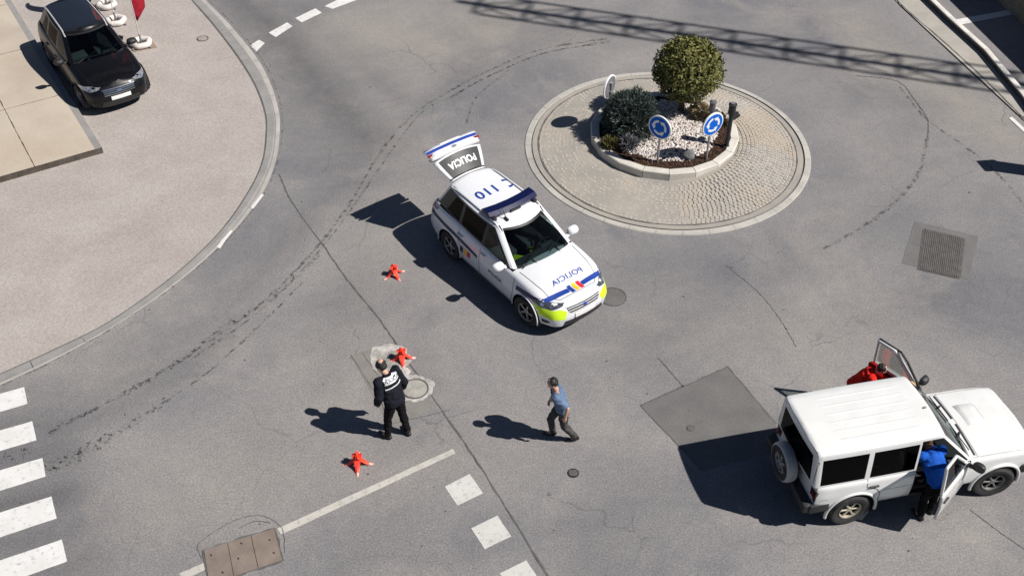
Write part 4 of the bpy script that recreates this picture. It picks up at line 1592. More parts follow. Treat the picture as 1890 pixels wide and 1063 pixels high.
        ys = [-.64, -.62, -.3, 0, .3, .62, .64]
        b = len(mb.v)
        for i, y in enumerate(ys):
            e = .8 if i in (0, 6) else 1
            mb.v += [(-.30 + px * e - .06 * (abs(y) / .62) ** 2, y, 1.685 + pz * e) for px, pz in prof]
        for i in range(6):
            for k in range(6):
                mb.face((b + i * 6 + k, b + i * 6 + (k + 1) % 6, b + (i + 1) * 6 + (k + 1) % 6, b + (i + 1) * 6 + k))
        mb.face([b + k for k in range(6)]); mb.face([b + 36 + k for k in range(6)])
        lb = mb.build('light_bar', M['navy'], root, smooth=35)
        mb = MB()
        mb.box((-.30, 0, 1.655), (.2, 1.06, .03)); mb.box((-.13, 0, 1.705), (.03, .26, .05), bev=.008)
        for y in (-.53, .53): mb.box((-.20, y, 1.645), (.14, .08, .09), bev=.01)
        mb.build('mount', M['black'], lb)
        mb = MB(); mb.box((-.02, -.33, 1.665), (.13, .05, .05), bev=.015); mb.tube([(-.02, -.33, 1.68), (-.2, -.33, 1.86)], [.01, .004], 6)
        mb.build('antenna', M['black'], root)
    return root


M['roofglass'] = simple('roof glass', (.012, .014, .018), .04, coat=1.0)
M['gateglass'] = simple('dark tailgate glass', (.028, .03, .033), .45, spec=.25)
M['hl_dark'] = simple('headlight housing', (.06, .065, .075), .12, coat=1.0)
M['hl_silver'] = simple('silver headlight', (.42, .43, .45), .14, .6, coat=1.0, var=.5, scale=30)
M['reflector'] = simple('lamp reflector', (.75, .76, .78), .12, .9)
M['grille'] = simple('grille black', (.02, .02, .021), .4)
M['navy_decal'] = simple('navy decal', (.008, .014, .075), .4, var=.06)
GATE_ANG, FRONT_STEER = 98, 6

POL = (.16, 17.90, 0)
suv('police_car', 'white police car with blue stripes, light bar and raised tailgate beside the roundabout', 'police car', POL, R(-52.4), M['polwhite'], True)
bc_ = suv('black_car', 'glossy black car with silver roof rails parked beside the terrace at the top left', 'car', (-11.32, 25.98, PZ), R(-55.4), M['blackpaint'], False)
bc_.scale = (.98, .98, .95)

# ---------------------------------------------------------------- the old white off-roader
PAJ = dict(
    x=[-2.04, -1.9, -1.36, -.5, .4, .78, 1.36, 1.8, 2.0],
    w=[.815, .835, .845, .845, .845, .84, .835, .82, .80],
    zb=[.50, .48, .46, .44, .44, .44, .46, .48, .50],
    zs=[1.10, 1.10, 1.10, 1.10, 1.09, 1.07, 1.05, 1.02, 1.0],
    zt=[1.11, 1.11, 1.11, 1.11, 1.11, 1.125, 1.11, 1.075, 1.05],
    side=[(0, .05), (.06, .012), (.3, .0), (.55, .0), (.75, .012), (.9, .022), (.96, .035), (1.0, .062)],
    breaks=[-1.20, -.30, .74, .78],
    front=[(.97, .05), (.85, .085), (.5, .10), (0, .105)],
    rear=[(.985, .035), (.9, .05), (.5, .055), (0, .055)],
    prof_f=[(.45, 0), (.7, 0), (.9, -.01), (1.05, -.06)], prof_r=[(.45, 0), (1.1, -.01)],
    ramp=.25, axf=1.3625, axr=-1.3625, wr=.37, arch=.455,
    cab_hole=(-2.02, .66),
    belt=dict(xf=.80, xr=-2.17, zf=1.105, zr=1.105, wf=.785, wr=.775, bf=.07, br=.03),
    rail=dict(xf=.15, xr=-2.20, zf=1.775, zr=1.80, wf=.70, wr=.69, bf=.05, br=.03),
    levels=[0, .05, .35, .68, .88, .95, 1.0], glass_levels=(1, 2, 3), rear_levels=(1, 2, 3),
    posts=[-.30, -1.20], post_w=[(.075, .04), (.04, .045), (.045, .05)], rc=.05, sbulge=.012,
    roof=[(.985, .994, .022), (.93, .984, .048), (.75, .965, .066), (.4, .945, .078), (0, .94, .082)],
)


def offroader():
    sp = PAJ
    sh = Shell(sp)
    rz = R(12.74)
    root = empty('white_offroader', (6.93, 12.42, 0), rz)
    tag(root, 'old white five door off-road car with ribbed roof and front doors open', 'car')
    paint = M['offwhite']
    glassy = lambda i: i['zone'] == 'cabin' and i['glass']

    def in_door(i, sd):
        if i['side'] != sd: return False
        if i['zone'] == 'lower':
            return -.30 < i['c'].x < .74 and not i['top'] and i['f'] >= .09
        return i['nm'] == 'frame' and i['seg'][0] == 'side' and i['seg'][1] == 0 and i['lvl'] < 5
    openset = (1, -1)
    door = lambda i: any(in_door(i, sd) for sd in openset)

    def matf(i):
        if i['zone'] == 'cabin' and i['seg'][0] == 'ws' and i['lvl'] in (0, 4): return 1
        if i['zone'] == 'cabin' and i['nm'] == 'frame' and i['seg'][0] == 'rear' and i['lvl'] in (0, 4): return 0
        return 0
    sh.part('body', lambda i: not glassy(i) and not door(i), [paint, M['seal']], root, 28, matf=matf)
    wheel_wells(sp, root, .40)
    sh.part('windscreen', lambda i: glassy(i) and i['seg'][0] == 'ws', M['glass'], root, 60)
    sh.part('rear_window', lambda i: glassy(i) and i['seg'][0] == 'rear', M['darkglass'], root, 60)
    for sd in (1, -1):
        for k in (1, 2):
            wdw = sh.part('window', lambda i: glassy(i) and i['seg'][0] == 'side' and i['seg'][1] == k and i['side'] == sd, M['darkglass'], root, 60)
    # front doors, open on their hinges
    for sd, ang in ((-1, 34), (1, -61)):
        H = Vector((.74, sd * .835, .5))
        d = sh.part('door', lambda i: in_door(i, sd) and not glassy(i), [paint], root, 28, loc=H, solid=.045)
        wd = sh.part('window', lambda i: in_door(i, sd) and glassy(i), M['clearglass'] if sd > 0 else M['glass'], d, 60, loc=H); wd.location = (0, 0, 0)
        mb = MB()                                                    # trim panel, arm rest and edge
        y = sd * .80
        mb.box((.21, y - sd * .02, .80), (.96, .07, .52), bev=.02)
        mb.box((.2, y - sd * .075, .86), (.5, .06, .06), bev=.02)
        mb.v = [tuple(Vector(v) - H) for v in mb.v]
        mb.build('door_trim', M['interior'], d, smooth=40)
        if sd > 0:                                                   # the far door shows its dark frame
            mb = MB()
            for pts in ([(.70, .775, 1.12), (.32, .73, 1.60), (.17, .715, 1.735), (-.28, .715, 1.75), (-.285, .765, 1.12)],):
                mb.tube(pts, .022, 8)
            mb.v = [tuple(Vector(v) - H) for v in mb.v]
            mb.build('door_frame', M['black'], d)
        mb = mirror_mb(.60, sd * .95, 1.16, sd, .13, .22, .17)
        mb.v = [tuple(Vector(v) - H) for v in mb.v]
        mb.build('mirror', M['black'], d, smooth=50)
        mb = MB(); mb.box((-.17, sd * .853, .93), (.17, .03, .035), bev=.01)
        mb.v = [tuple(Vector(v) - H) for v in mb.v]
        mb.build('handle', M['black'], d)
        d.rotation_euler = (0, 0, R(ang))
        mb = MB(); mb.box((-.03 + .25, sd * .80, .50), (1.0, .08, .05)); mb.build('door_sill', M['black'], root)
    M['dashm'] = M['interior']
    interior(root, sp, .62, .5, 1.5, M['greyseat'], -.12, -1.02)
    Rt = ((0, 0, 0), (1, 0, 0), (0, 0, 1)); Lt = ((0, 0, 0), (-1, 0, 0), (0, 0, 1))
    gs = strip([(-.305, 1.10), (-.305, .50)], .012) + strip([(-1.18, 1.10), (-1.18, .95), (-.98, .86), (-.90, .74), (-.90, .50)], .012)
    sh.decal('door_gap', gs, *Rt, M['seal'], root, .003)
    sh.decal('door_gap', [[(-u, v) for u, v in q][::-1] for q in gs], *Lt, M['seal'], root, .003)
    for (sd, fr_) in ((-1, Rt), (1, Lt)):
        f = (lambda q: q) if sd < 0 else (lambda q: [(-u, v) for u, v in q][::-1])
        for sw_ in ([(-2.0, .80), (-1.85, .80)], [(-.85, .80), (-.31, .80)]):
            sh.decal('swage_line', [f(q) for q in strip(sw_, .012)], *fr_, M['greyline'], root, .002, .06)
        mb = MB(); mb.box((-1.05, sd * .853, .95), (.17, .03, .035), bev=.01); mb.build('handle', M['black'], root)
        for ax in (sp['axf'], sp['axr']):
            mb = MB(); arch_ring(mb, sp, ax, sd, sp['arch'] + .006, .030, .838)
            mb.build('wheel_arch', paint, root, smooth=60)
        for ax, st in ((sp['axf'], -8), (sp['axr'], 0)):
            wheel(root, (ax, sd * .735, sp['wr']), sp['wr'], .26, sd, R(st), .58, spokes=6, rim_m='alloy_warm' if ax < 0 else 'steel_rim')
        mb = MB(); mb.box((-2.06, sd * .70, .86), (.05, .2, .26), bev=.012)
        tl = mb.build('tail_lamp', M['tail_dark'], root)
        mb = MB(); mb.box((-2.084, sd * .70, .84), (.01, .16, .08)); mb.build('lens', M['red_lamp'], tl)
        mb = MB(); mb.box((2.0, sd * .62, .80), (.14, .26, .17), bev=.02); mb.build('headlight', M['reflector'], root)
    # bumpers
    mb = MB()
    mb.box((-2.16, 0, .60), (.20, 1.64, .20), bev=.04)
    for sd in (1, -1): mb.box((-1.98, sd * .80, .60), (.36, .10, .20), bev=.03)
    mb.build('rear_bumper', M['black'], root, smooth=40)
    mb = MB()
    mb.box((2.17, 0, .62), (.2, 1.66, .22), bev=.05)
    for sd in (1, -1): mb.box((1.98, sd * .81, .62), (.36, .1, .2), bev=.03)
    mb.build('front_bumper', M['black'], root, smooth=40)
    mb = MB(); mb.box((2.10, 0, .86), (.04, .86, .16), bev=.01); mb.build('grille', M['grille'], root)
    # spare wheel: tyre in a pale cover ring, silver rim
    spare = empty('spare_wheel', (-2.28, .02, .90), 0)
    spare.scale = (1, .93, .93); spare.parent = root
    mt = Matrix.Rotation(R(-90), 4, 'Y')
    mb = MB()
    mb.lathe([(.20, -.09), (.33, -.11), (.365, -.06), (.37, .03), (.34, .10), (.25, .115), (.21, .09)], 36, 0, mt, close=True)
    mb.build('tyre', M['rubber'], spare, smooth=40)
    mb = MB()
    mb.lathe([(.372, -.075), (.384, -.05), (.386, .03), (.374, .085), (.35, .106), (.335, .11), (.338, .10), (.366, .07), (.376, .02), (.374, -.06)], 40, 0, mt, close=True)
    mb.build('cover_ring', M['coverring'], spare, smooth=50)
    mb = MB()
    mb.lathe([(.235, .09), (.21, .09), (.18, .05), (.001, .05)], 32, 1, mt)
    for k in range(6):
        a = 2 * math.pi * k / 6
        mb.box(mt @ Vector((math.cos(a) * .12, math.sin(a) * .12, .075)), (.18, .05, .03), 0, mt.to_3x3() @ Matrix.Rotation(a, 3, 'Z'), bev=.008)
    mb.lathe([(.001, .11), (.05, .105), (.07, .06)], 18, 0, mt)
    mb.build('rim', [M['alloy'], M['grey']], spare, smooth=35)
    mb = MB(); mb.tube([(-2.06, .02, .90), (-2.2, .02, .90)], .09, 10); car_ = mb.build('carrier', M['black'], spare)
    car_.location = -Vector(spare.location)
    # roof ribs, bonnet scoop, cowl and wipers
    for k in range(6):
        y = -.46 + .184 * k
        mb = MB(); pts = []
        for t in range(9):
            x = -1.82 + 1.75 * t / 8
            hit = sh.bvh.ray_cast(Vector((x, y, 3)), Vector((0, 0, -1)))[0]
            pts.append((x, y, hit.z - .004))
        mb.tube(pts, [.012] + [.026] * 7 + [.012], 8, flat=[.1] + [.34] * 7 + [.1])
        mb.build('roof_rib', paint, root, smooth=60)
    bm = bmesh.new(); bmesh.ops.create_cube(bm, size=1)
    bmesh.ops.subdivide_edges(bm, edges=list(bm.edges), cuts=2, use_grid_fill=True)
    for v in bm.verts:
        v.co = Vector((v.co.x * .40, v.co.y * .50 * (1 - .15 * (v.co.x + .5)), v.co.z * .09))
        if v.co.z > 0 and v.co.x < -.15: v.co.z -= .045
    bmesh.ops.bevel(bm, geom=list(bm.edges), offset=.006, segments=1, affect='EDGES')
    mb = MB(); mb.bm(bm, 0, Matrix.Translation((1.20, .14, 1.098)))
    sc = mb.build('bonnet_scoop', paint, root, smooth=50)
    mb = MB(); mb.box((1.405, .14, 1.118), (.006, .36, .028)); mb.build('vent', M['seal'], sc)
    T = ((0, 0, 0), (0, -1, 0), (1, 0, 0))
    sh.decal('bonnet_gap', strip([(-.74, .80), (-.735, 1.95)], .012) + strip([(.74, .80), (.735, 1.95)], .012) + strip([(-.74, .90), (.74, .90)], .014), *T, M['greyline'], root, .003)
    sh.decal('cowl_vent', [[(-.70, .835), (-.1, .845), (-.1, .885), (-.70, .875)], [(.02, .845), (.70, .835), (.70, .875), (.02, .885)]], *T, M['black'], root, .004, .05)
    wiper_mb((.76, .06, 1.15), (.70, .64, 1.185), (.84, .44, 1.12)).build('wiper', M['black'], root)
    wiper_mb((.77, -.62, 1.15), (.72, -.03, 1.185), (.84, -.20, 1.13)).build('wiper', M['black'], root)
    mb = MB(); mb.box((.02, -.12, 1.875), (.05, .03, .03), bev=.008); mb.build('aerial_base', M['grey'], root)
    # dark seal round the rear glass, rear door lines
    Bk = ((0, 0, 0), (0, -1, 0), (0, 0, 1))
    sh.decal('rear_door_gap', strip([(-.70, 1.72), (-.72, .66), (.72, .66), (.70, 1.72)], .012), *Bk, M['seal'], root, .003)
    return root


M['greyline'] = simple('panel gap grey', (.30, .30, .30), .6)
M['coverring'] = simple('pale cover ring', (.40, .40, .39), .5)
M['alloy_warm'] = simple('old alloy rim', (.52, .48, .38), .5, .5)
M['steel_rim'] = simple('dusty steel rim', (.24, .23, .22), .55, .5)
M['tail_dark'] = simple('smoked tail lamp', (.035, .02, .02), .2, coat=.7)
offroader()

# ------------------------------------------------------------------ people
def fuse(name, mb, voxel, mats, parent, it=4, fold=0.0, fs=7.0, seed=0, matf=None, factor=.5):
    """weld overlapping closed pieces into one continuous skin"""
    me = mb.mesh('pieces')
    ob = bpy.data.objects.new('pieces', me)
    md = ob.modifiers.new('weld', 'REMESH'); md.mode = 'VOXEL'; md.voxel_size = voxel
    ms = ob.modifiers.new('soften', 'SMOOTH'); ms.iterations = it; ms.factor = factor
    nm = evaluated(ob)
    bpy.data.objects.remove(ob); bpy.data.meshes.remove(me)
    nm.name = name
    if fold:
        nv = len(nm.vertices)
        co = np.zeros(nv * 3); no = np.zeros(nv * 3)
        nm.vertices.foreach_get('co', co); nm.vertex_normals.foreach_get('vector', no)
        co = co.reshape(-1, 3); no = no.reshape(-1, 3)
        for i in range(nv):
            q = Vector(co[i]) * fs + Vector((seed, 0, 0))
            n = noise.noise(Vector((q.x, q.y, q.z * 1.8))) + .5 * noise.noise(q * 2.3)
            co[i] += no[i] * (n * fold)
        nm.vertices.foreach_set('co', co.ravel())
        nm.update()
    nm.materials.clear()
    o = link_mesh(name, nm, mats, parent)
    nm.polygons.foreach_set('use_smooth', [True] * len(nm.polygons))
    if matf:
        nm.polygons.foreach_set('material_index', [matf(p.center) for p in nm.polygons])
    return o


def lerp_pts(pts, n=5):
    return pts


def chain(mb, pts, rad, flat=None, up=None, n=12):
    mb.tube(pts, rad, n, flat=flat, up=up)
    mb.sphere(pts[0], rad[0] * (min(flat[0] if isinstance(flat, list) else (flat or 1), 1)), 10, 8)
    mb.sphere(pts[-1], rad[-1] * (min(flat[-1] if isinstance(flat, list) else (flat or 1), 1)), 10, 8)
    for p, r in zip(pts[1:-1], rad[1:-1]): mb.sphere(p, r * .98 * (flat if isinstance(flat, float) else 1), 10, 8)


def add_hand(mb, w, d, palm, curl=.5, s=1.0):
    """palm, four bent fingers of different length and a thumb; d along the hand, palm = direction the palm faces"""
    d = d.normalized(); palm = (palm - d * palm.dot(d)).normalized(); side = d.cross(palm)
    c = w + d * .045 * s
    rot = Matrix((side, d, palm)).transposed()
    mb.sphere(c, (.041 * s, .056 * s, .018 * s), 12, 8, 0, rot)
    for k, (off, L) in enumerate(((-.028, .068), (-.010, .078), (.009, .072), (.026, .056))):
        p0 = w + d * .075 * s + side * off * s
        d1 = (d * math.cos(curl * .5) + palm * math.sin(curl * .5)); d2 = (d * math.cos(curl * 1.3) + palm * math.sin(curl * 1.3))
        p1 = p0 + d1 * L * .55 * s; p2 = p1 + d2 * L * .5 * s
        mb.tube([p0 - d * .02, p1, p2], [.0092 * s, .0085 * s, .007 * s], 8)
        mb.sphere(p1, .0087 * s, 8, 6); mb.sphere(p2, .0072 * s, 8, 6)
    t0 = w + d * .03 * s - side * .032 * s
    t1 = t0 + (d * .6 - side * .6 + palm * .4).normalized() * .035 * s
    t2 = t1 + (d * .85 - side * .15 + palm * .45).normalized() * .03 * s
    mb.tube([t0, t1, t2], [.012 * s, .0105 * s, .008 * s], 8); mb.sphere(t2, .0082 * s, 8, 6)


def add_head(mb, c, fw, up):
    fw = fw.normalized(); up = (up - fw * up.dot(fw)).normalized(); lf = up.cross(fw)
    rot = Matrix((fw, lf, up)).transposed()
    P = lambda a, b, e: c + fw * a + lf * b + up * e
    mb.sphere(P(-.008, 0, .03), (.098, .077, .093), 18, 14, 0, rot)
    mb.sphere(P(.022, 0, -.035), (.068, .060, .082), 16, 12, 0, rot)
    mb.sphere(P(.062, 0, -.088), (.028, .030, .024), 10, 8, 0, rot)          # chin
    mb.tube([P(.084, 0, .012), P(.108, 0, -.03), P(.088, 0, -.042)], [.009, .015, .012], 8)
    mb.sphere(P(.088, 0, -.066), (.012, .024, .008), 8, 6, 0, rot)            # lips
    for s in (1, -1):
        mb.sphere(P(.076, s * .03, .026), (.016, .022, .008), 8, 6, 0, rot)   # brow
        mb.sphere(P(-.006, s * .079, -.012), (.022, .010, .034), 10, 8, 0, rot)   # ear
        mb.sphere(P(.058, s * .044, -.024), (.022, .018, .018), 8, 6, 0, rot)  # cheek
    return P, rot


def person(label, loc, rz, J, look, skin_m, hair, hair_m, top_m, leg_m, shoe_m, sleeve='long', group=None, bald=False, seed=1, jacket=True, belt=True, scale=1.0):
    """J: joint positions, x ahead, y to the left, z up"""
    root = empty('person', loc, rz)
    root.scale = (scale,) * 3
    tag(root, label, 'person', group)
    J = {k: Vector(v) for k, v in J.items()}
    hip, chest, neck, head = J['hip'], J['chest'], J['neck'], J['head']
    spine = (neck - hip).normalized()
    across = (J['shL'] - J['shR']).normalized()
    fwd = across.cross(spine)
    mb = MB()
    lowc = hip.lerp(chest, .45)
    mb.tube([hip - spine * .07, hip, lowc, chest - spine * .02, chest + spine * .12, neck - spine * .03],
            [.13, .165, .145, .165, .155, .06], 18, flat=[.68, .66, .68, .66, .62, .9], up=fwd)
    mb.tube([neck - spine * .05, head - spine * .02], [.056, .052], 12); mb.sphere(neck, .056, 10, 8)
    P, rot = add_head(mb, head, Vector(look[0]), Vector(look[1]))
    for s in 'LR':
        sg = 1 if s == 'L' else -1
        sh, el, wr = J['sh' + s], J['el' + s], J['wr' + s]
        mb.sphere(sh, .062, 12, 10)
        chain(mb, [sh - across * sg * .04, sh, sh.lerp(el, .5), el], [.06, .056, .048, .039])
        chain(mb, [el, el.lerp(wr, .35), wr], [.038, .040, .027])
        hd = (wr - el).normalized()
        pal = -across * sg
        pal = (pal * .8 - fwd * .3 + hd * .0)
        if ('hd' + s) in J: hd = J['hd' + s]
        add_hand(mb, wr, hd, pal, .75)
        hp, kn, an = J['hp' + s], J['kn' + s], J['an' + s]
        chain(mb, [hp, hp.lerp(kn, .5), kn], [.085, .072, .054])
        chain(mb, [kn, kn.lerp(an, .35), an], [.053, .054, .036])
        ft = J['toe' + s]
        chain(mb, [an + Vector((0, 0, -.02)), an.lerp(ft, .55) + Vector((0, 0, -.02)), ft], [.036, .036, .026])
    fuse('body', mb, .0085, [skin_m], root, 3)
    # eyes and hair
    mb = MB()
    for s in (1, -1): mb.sphere(P(.083, s * .031, .006), .0095, 10, 8)
    mb.build('eyes', M['black'], root, smooth=60)
    mb = MB()
    mb.sphere(P(-.022, 0, .040), (.094, .081, .084), 18, 14, 0, rot)
    mb.sphere(P(-.035, 0, .0), (.080, .084, .075), 16, 12, 0, rot)
    rr = random.Random(seed)
    for k in range(60):
        d = rand_unit(rr)
        if d.x > .55 and d.z < .3: continue
        d.z = abs(d.z) if rr.random() < .7 else d.z * .6
        mb.sphere(P(-.02 + d.x * .092, d.y * .08, .035 + d.z * .082), (.022, .02, .018), 6, 5, 0, rot)
    if hair == 'long':
        mb.tube([P(-.06, 0, .05), P(-.10, 0, -.02), P(-.10, 0, -.10)], [.06, .07, .04], 12, flat=.7)
        mb.sphere(P(-.1, 0, -.1), .035)
    fuse('hair', mb, .0085, [hair_m], root, 2, .004, 40, seed)
    if bald:
        mb = MB(); mb.sphere(P(-.052, 0, .076), (.060, .060, .060), 18, 12, 0, rot); mb.build('bald_crown', skin_m, root, smooth=60)
    # trousers
    mb = MB()
    mb.tube([hip + spine * .03, hip - spine * .02, hip - spine * .10], [.168, .185, .150], 18, flat=[.72, .72, .75], up=fwd)
    for s in 'LR':
        hp, kn, an = J['hp' + s], J['kn' + s], J['an' + s]
        chain(mb, [hp + Vector((0, 0, .03)), hp.lerp(kn, .45), kn], [.108, .094, .075])
        chain(mb, [kn, kn.lerp(an, .45), an.lerp(kn, .06)], [.074, .073, .062])
    fuse('trousers', mb, .011, [leg_m], root, 2, .015, 8, seed)
    # shoes
    for s in 'LR':
        mb = MB()
        an, ft = J['an' + s], J['toe' + s]
        d = Vector((ft.x - an.x, ft.y - an.y, 0)).normalized()
        heel = an - d * .045
        slope = (ft - an)
        up_ = Vector((0, 0, 1))
        mb.tube([an + Vector((0, 0, .05)), an + Vector((0, 0, -.03))], [.052, .052], 12)
        mb.tube([heel + Vector((0, 0, -.045)), an.lerp(ft, .4) + Vector((0, 0, -.035)), ft + d * .03 + Vector((0, 0, -.004))], [.042, .050, .036], 12, flat=.8)
        mb.sphere(heel + Vector((0, 0, -.045)), .042, 10, 8); mb.sphere(ft + d * .03 + Vector((0, 0, -.004)), (.036, .036, .03), 10, 8)
        fuse('shoe', mb, .010, [shoe_m], root, 2)
    # shirt or jacket
    mb = MB()
    k = .042 if jacket else .030
    mb.tube([hip - spine * (.08 if jacket else .03), hip + spine * .05, lowc + spine * .02, chest - spine * .02, chest + spine * .12, neck - spine * .045],
            [.185 + k * .4, .18 + k * .6, .155 + k, .172 + k, .158 + k, .068 + k * .5], 20, flat=[.72, .70, .72, .69, .65, .9], up=fwd)
    if jacket: mb.tube([neck - spine * .06, neck + spine * .015], [.082, .078], 14)
    for s in 'LR':
        sg = 1 if s == 'L' else -1
        sh, el, wr = J['sh' + s], J['el' + s], J['wr' + s]
        if sleeve == 'long':
            chain(mb, [sh - across * sg * .05, sh, sh.lerp(el, .5), el], [.075, .066 + k * .6, .052 + k * .7, .045 + k * .8])
            chain(mb, [el, el.lerp(wr, .5), wr.lerp(el, .06)], [.044 + k * .8, .040 + k * .8, .036 + k * .6])
        else:
            chain(mb, [sh - across * sg * .05, sh, sh.lerp(el, .72)], [.072, .066 + k, .058 + k])
    jk = fuse('jacket' if jacket else 'shirt', mb, .011, [top_m], root, 2, .017 if jacket else .012, 8, seed + 5)
    return root, jk, J, fwd, across, spine


def skin_of(o):
    s = Shell.__new__(Shell)
    s._flip = False
    s.bvh = BVHTree.FromPolygons([tuple(v.co) for v in o.data.vertices], [tuple(p.vertices) for p in o.data.polygons])
    return s


def stand(hip=.94, lean=0.0, side=0.0):
    """plain upright joints, 1.78 m"""
    return dict(hip=(0, 0, hip), chest=(lean * .5, 0, 1.30), neck=(lean * .85, 0, 1.50), head=(lean + .03, 0, 1.645),
                shL=(lean * .8, .195, 1.435), shR=(lean * .8, -.195, 1.435), elL=(-.02, .27, 1.14), elR=(-.02, -.27, 1.14),
                wrL=(.06, .31, .90), wrR=(.06, -.31, .90), hpL=(0, .095, .88), hpR=(0, -.095, .88),
                knL=(.02, .13, .48), knR=(.02, -.13, .48), anL=(-.02, .17, .09), anR=(-.02, -.17, .09), toeL=(.13, .20, .035), toeR=(.13, -.20, .035))


navy = cloth_mat('navy police jacket', (.010, .011, .017), .35)
blackc = cloth_mat('black trousers', (.006, .006, .007), .4)
M['leather'] = simple('black leather', (.010, .010, .010), .45)

# officer beside the broken manhole
J = stand(lean=.18)
J.update(anL=(.08, .17, .09), knL=(.08, .13, .48), toeL=(.24, .19, .035), anR=(-.12, -.13, .09), knR=(-.02, -.12, .48), toeR=(.03, -.17, .035), head=(.25, .01, 1.575), neck=(.155, 0, 1.465), shL=(.14, .20, 1.41), shR=(.14, -.20, 1.41), chest=(.10, 0, 1.28), elL=(.08, .265, 1.12), wrL=(.17, .25, .89), elR=(.04, -.28, 1.13), wrR=(.13, -.31, .90))
g = G(735, 802)
rt, jk, J, fwd, across, spine = person('police officer in navy jacket and black trousers standing by the broken manhole', (g.x, g.y, 0), R(138), J, ((.75, .25, -.62), (.62, .1, .8)),
                                       M['skin'], 'short', M['hair_black'], navy, blackc, M['leather'], seed=3, scale=1.05, bald=True)
sk = skin_of(jk)
O = J['chest'] + spine * .06
refl = simple('reflective tape', (.62, .63, .64), .45)
Ub = Vector(J['shR'] - J['shL']).normalized()
pn_ = sk.decal('back_panel', [[(-.15, .055), (.15, .055), (.15, .165), (-.15, .165)]], J['chest'], Ub, spine, refl, jk, .010, .02)
sk.text('lettering', 'POLICIA', .082, J['chest'] + spine * .11, Ub, spine, navy, jk, .017)
sk.decal('reflective_band', [[(-.17, -.03), (.17, -.03), (.17, -.006), (-.17, -.006)]], J['chest'], Ub, spine, refl, jk, .010, .02)
for s in 'L':
    mb = MB()
    a, b = J['sh' + s].lerp(J['el' + s], .92), J['sh' + s].lerp(J['el' + s], .98)
    mb.tube([a, b], [.078, .077], 16)
    mb.build('arm_band', refl, rt, smooth=40)
    mb = MB()
    a, b = J['el' + s].lerp(J['wr' + s], .90), J['el' + s].lerp(J['wr' + s], .99)
    mb.tube([a, b], [.060, .058], 14)
    mb.build('cuff_band', refl, rt, smooth=40)

# man striding to the left
J = dict(hip=(0, 0, .91), chest=(.08, 0, 1.25), neck=(.14, 0, 1.43), head=(.20, 0, 1.57), shL=(.15, .19, 1.37), shR=(.17, -.19, 1.37),
         elL=(-.07, .25, 1.13), wrL=(-.03, .27, .89), elR=(.10, -.26, 1.10), wrR=(.20, -.24, .87),
         hpL=(-.01, .09, .86), hpR=(.01, -.09, .86), knL=(-.04, .10, .46), anL=(-.27, .09, .12), toeL=(-.14, .09, .035),
         knR=(.20, -.10, .48), anR=(.15, -.10, .09), toeR=(.29, -.11, .04))
g = G(1035, 808)
person('dark haired man in blue grey t-shirt and dark trousers striding across the road', (g.x, g.y, 0), R(184), J, ((.88, .0, -.40), (.42, 0, .9)),
       M['skin'], 'short', M['hair_black'], cloth_mat('blue grey t-shirt', (.115, .165, .26), .22), cloth_mat('charcoal trousers', (.06, .058, .056), .4), M['leather'], sleeve='short', seed=8, jacket=False, scale=.95)


def car_pt(x, y):
    c, s = math.cos(R(12.74)), math.sin(R(12.74))
    return (6.93 + x * c - y * s, 12.42 + x * s + y * c, 0)


# person bending in at the near front door
J = dict(hip=(-.10, 0, .93), chest=(.16, 0, 1.16), neck=(.33, 0, 1.28), head=(.45, .02, 1.37), shL=(.26, .20, 1.27), shR=(.26, -.20, 1.27),
         elL=(.40, .27, 1.04), wrL=(.62, .22, .98), elR=(.38, -.28, 1.05), wrR=(.60, -.24, 1.0),
         hpL=(-.10, .10, .86), hpR=(-.10, -.10, .86), knL=(-.04, .12, .47), knR=(-.01, -.11, .47), anL=(-.12, .13, .09), anR=(-.06, -.12, .09), toeL=(.03, .15, .035), toeR=(.09, -.13, .035))
person('person with auburn hair in bright blue jacket leaning into the white car', car_pt(.06, -.89), R(12.74 + 96), J, ((.9, .1, -.2), (.25, 0, .95)),
       M['skin'], 'long', M['hair_red'], cloth_mat('royal blue jacket', (.012, .085, .42), .25), blackc, M['leather'], seed=12)
redj = cloth_mat('bright red jacket', (.62, .018, .012), .25)
# two people in red behind the car
J = stand(lean=.2)
J.update(hip=(-.06, 0, .92), chest=(.12, 0, 1.22), neck=(.26, 0, 1.38), head=(.36, 0, 1.49), shL=(.20, .2, 1.36), shR=(.20, -.2, 1.36), elL=(.34, .27, 1.12), wrL=(.55, .2, 1.05), elR=(.30, -.28, 1.10), wrR=(.5, -.2, 1.02))
person('dark haired person in red jacket stooping behind the white car', car_pt(-.20, 1.46), R(12.74 - 28), J, ((.85, 0, -.45), (.45, 0, .88)),
       M['skin'], 'short', M['hair_black'], redj, blackc, M['leather'], seed=21, scale=.90)
J = stand(lean=.2)
J.update(hip=(-.12, 0, .68), chest=(.06, 0, .95), neck=(.21, 0, 1.08), head=(.32, 0, 1.15), shL=(.15, .17, 1.06), shR=(.15, -.19, 1.06), elL=(.30, .25, .84), wrL=(.48, .2, .82), elR=(.28, -.25, .84), wrR=(.48, -.2, .82),
         hpL=(-.12, .09, .64), hpR=(-.12, -.09, .64), knL=(.06, .12, .45), knR=(.06, -.12, .45))
person('fair haired person in red crouched inside the far open door of the white car', car_pt(.20, 1.06), R(12.74 - 22), J, ((.85, 0, -.3), (.3, 0, .9)),
       M['skin'], 'short', simple('fair hair', (.42, .27, .14), .6, var=.3, scale=60), redj, blackc, M['leather'], seed=31)


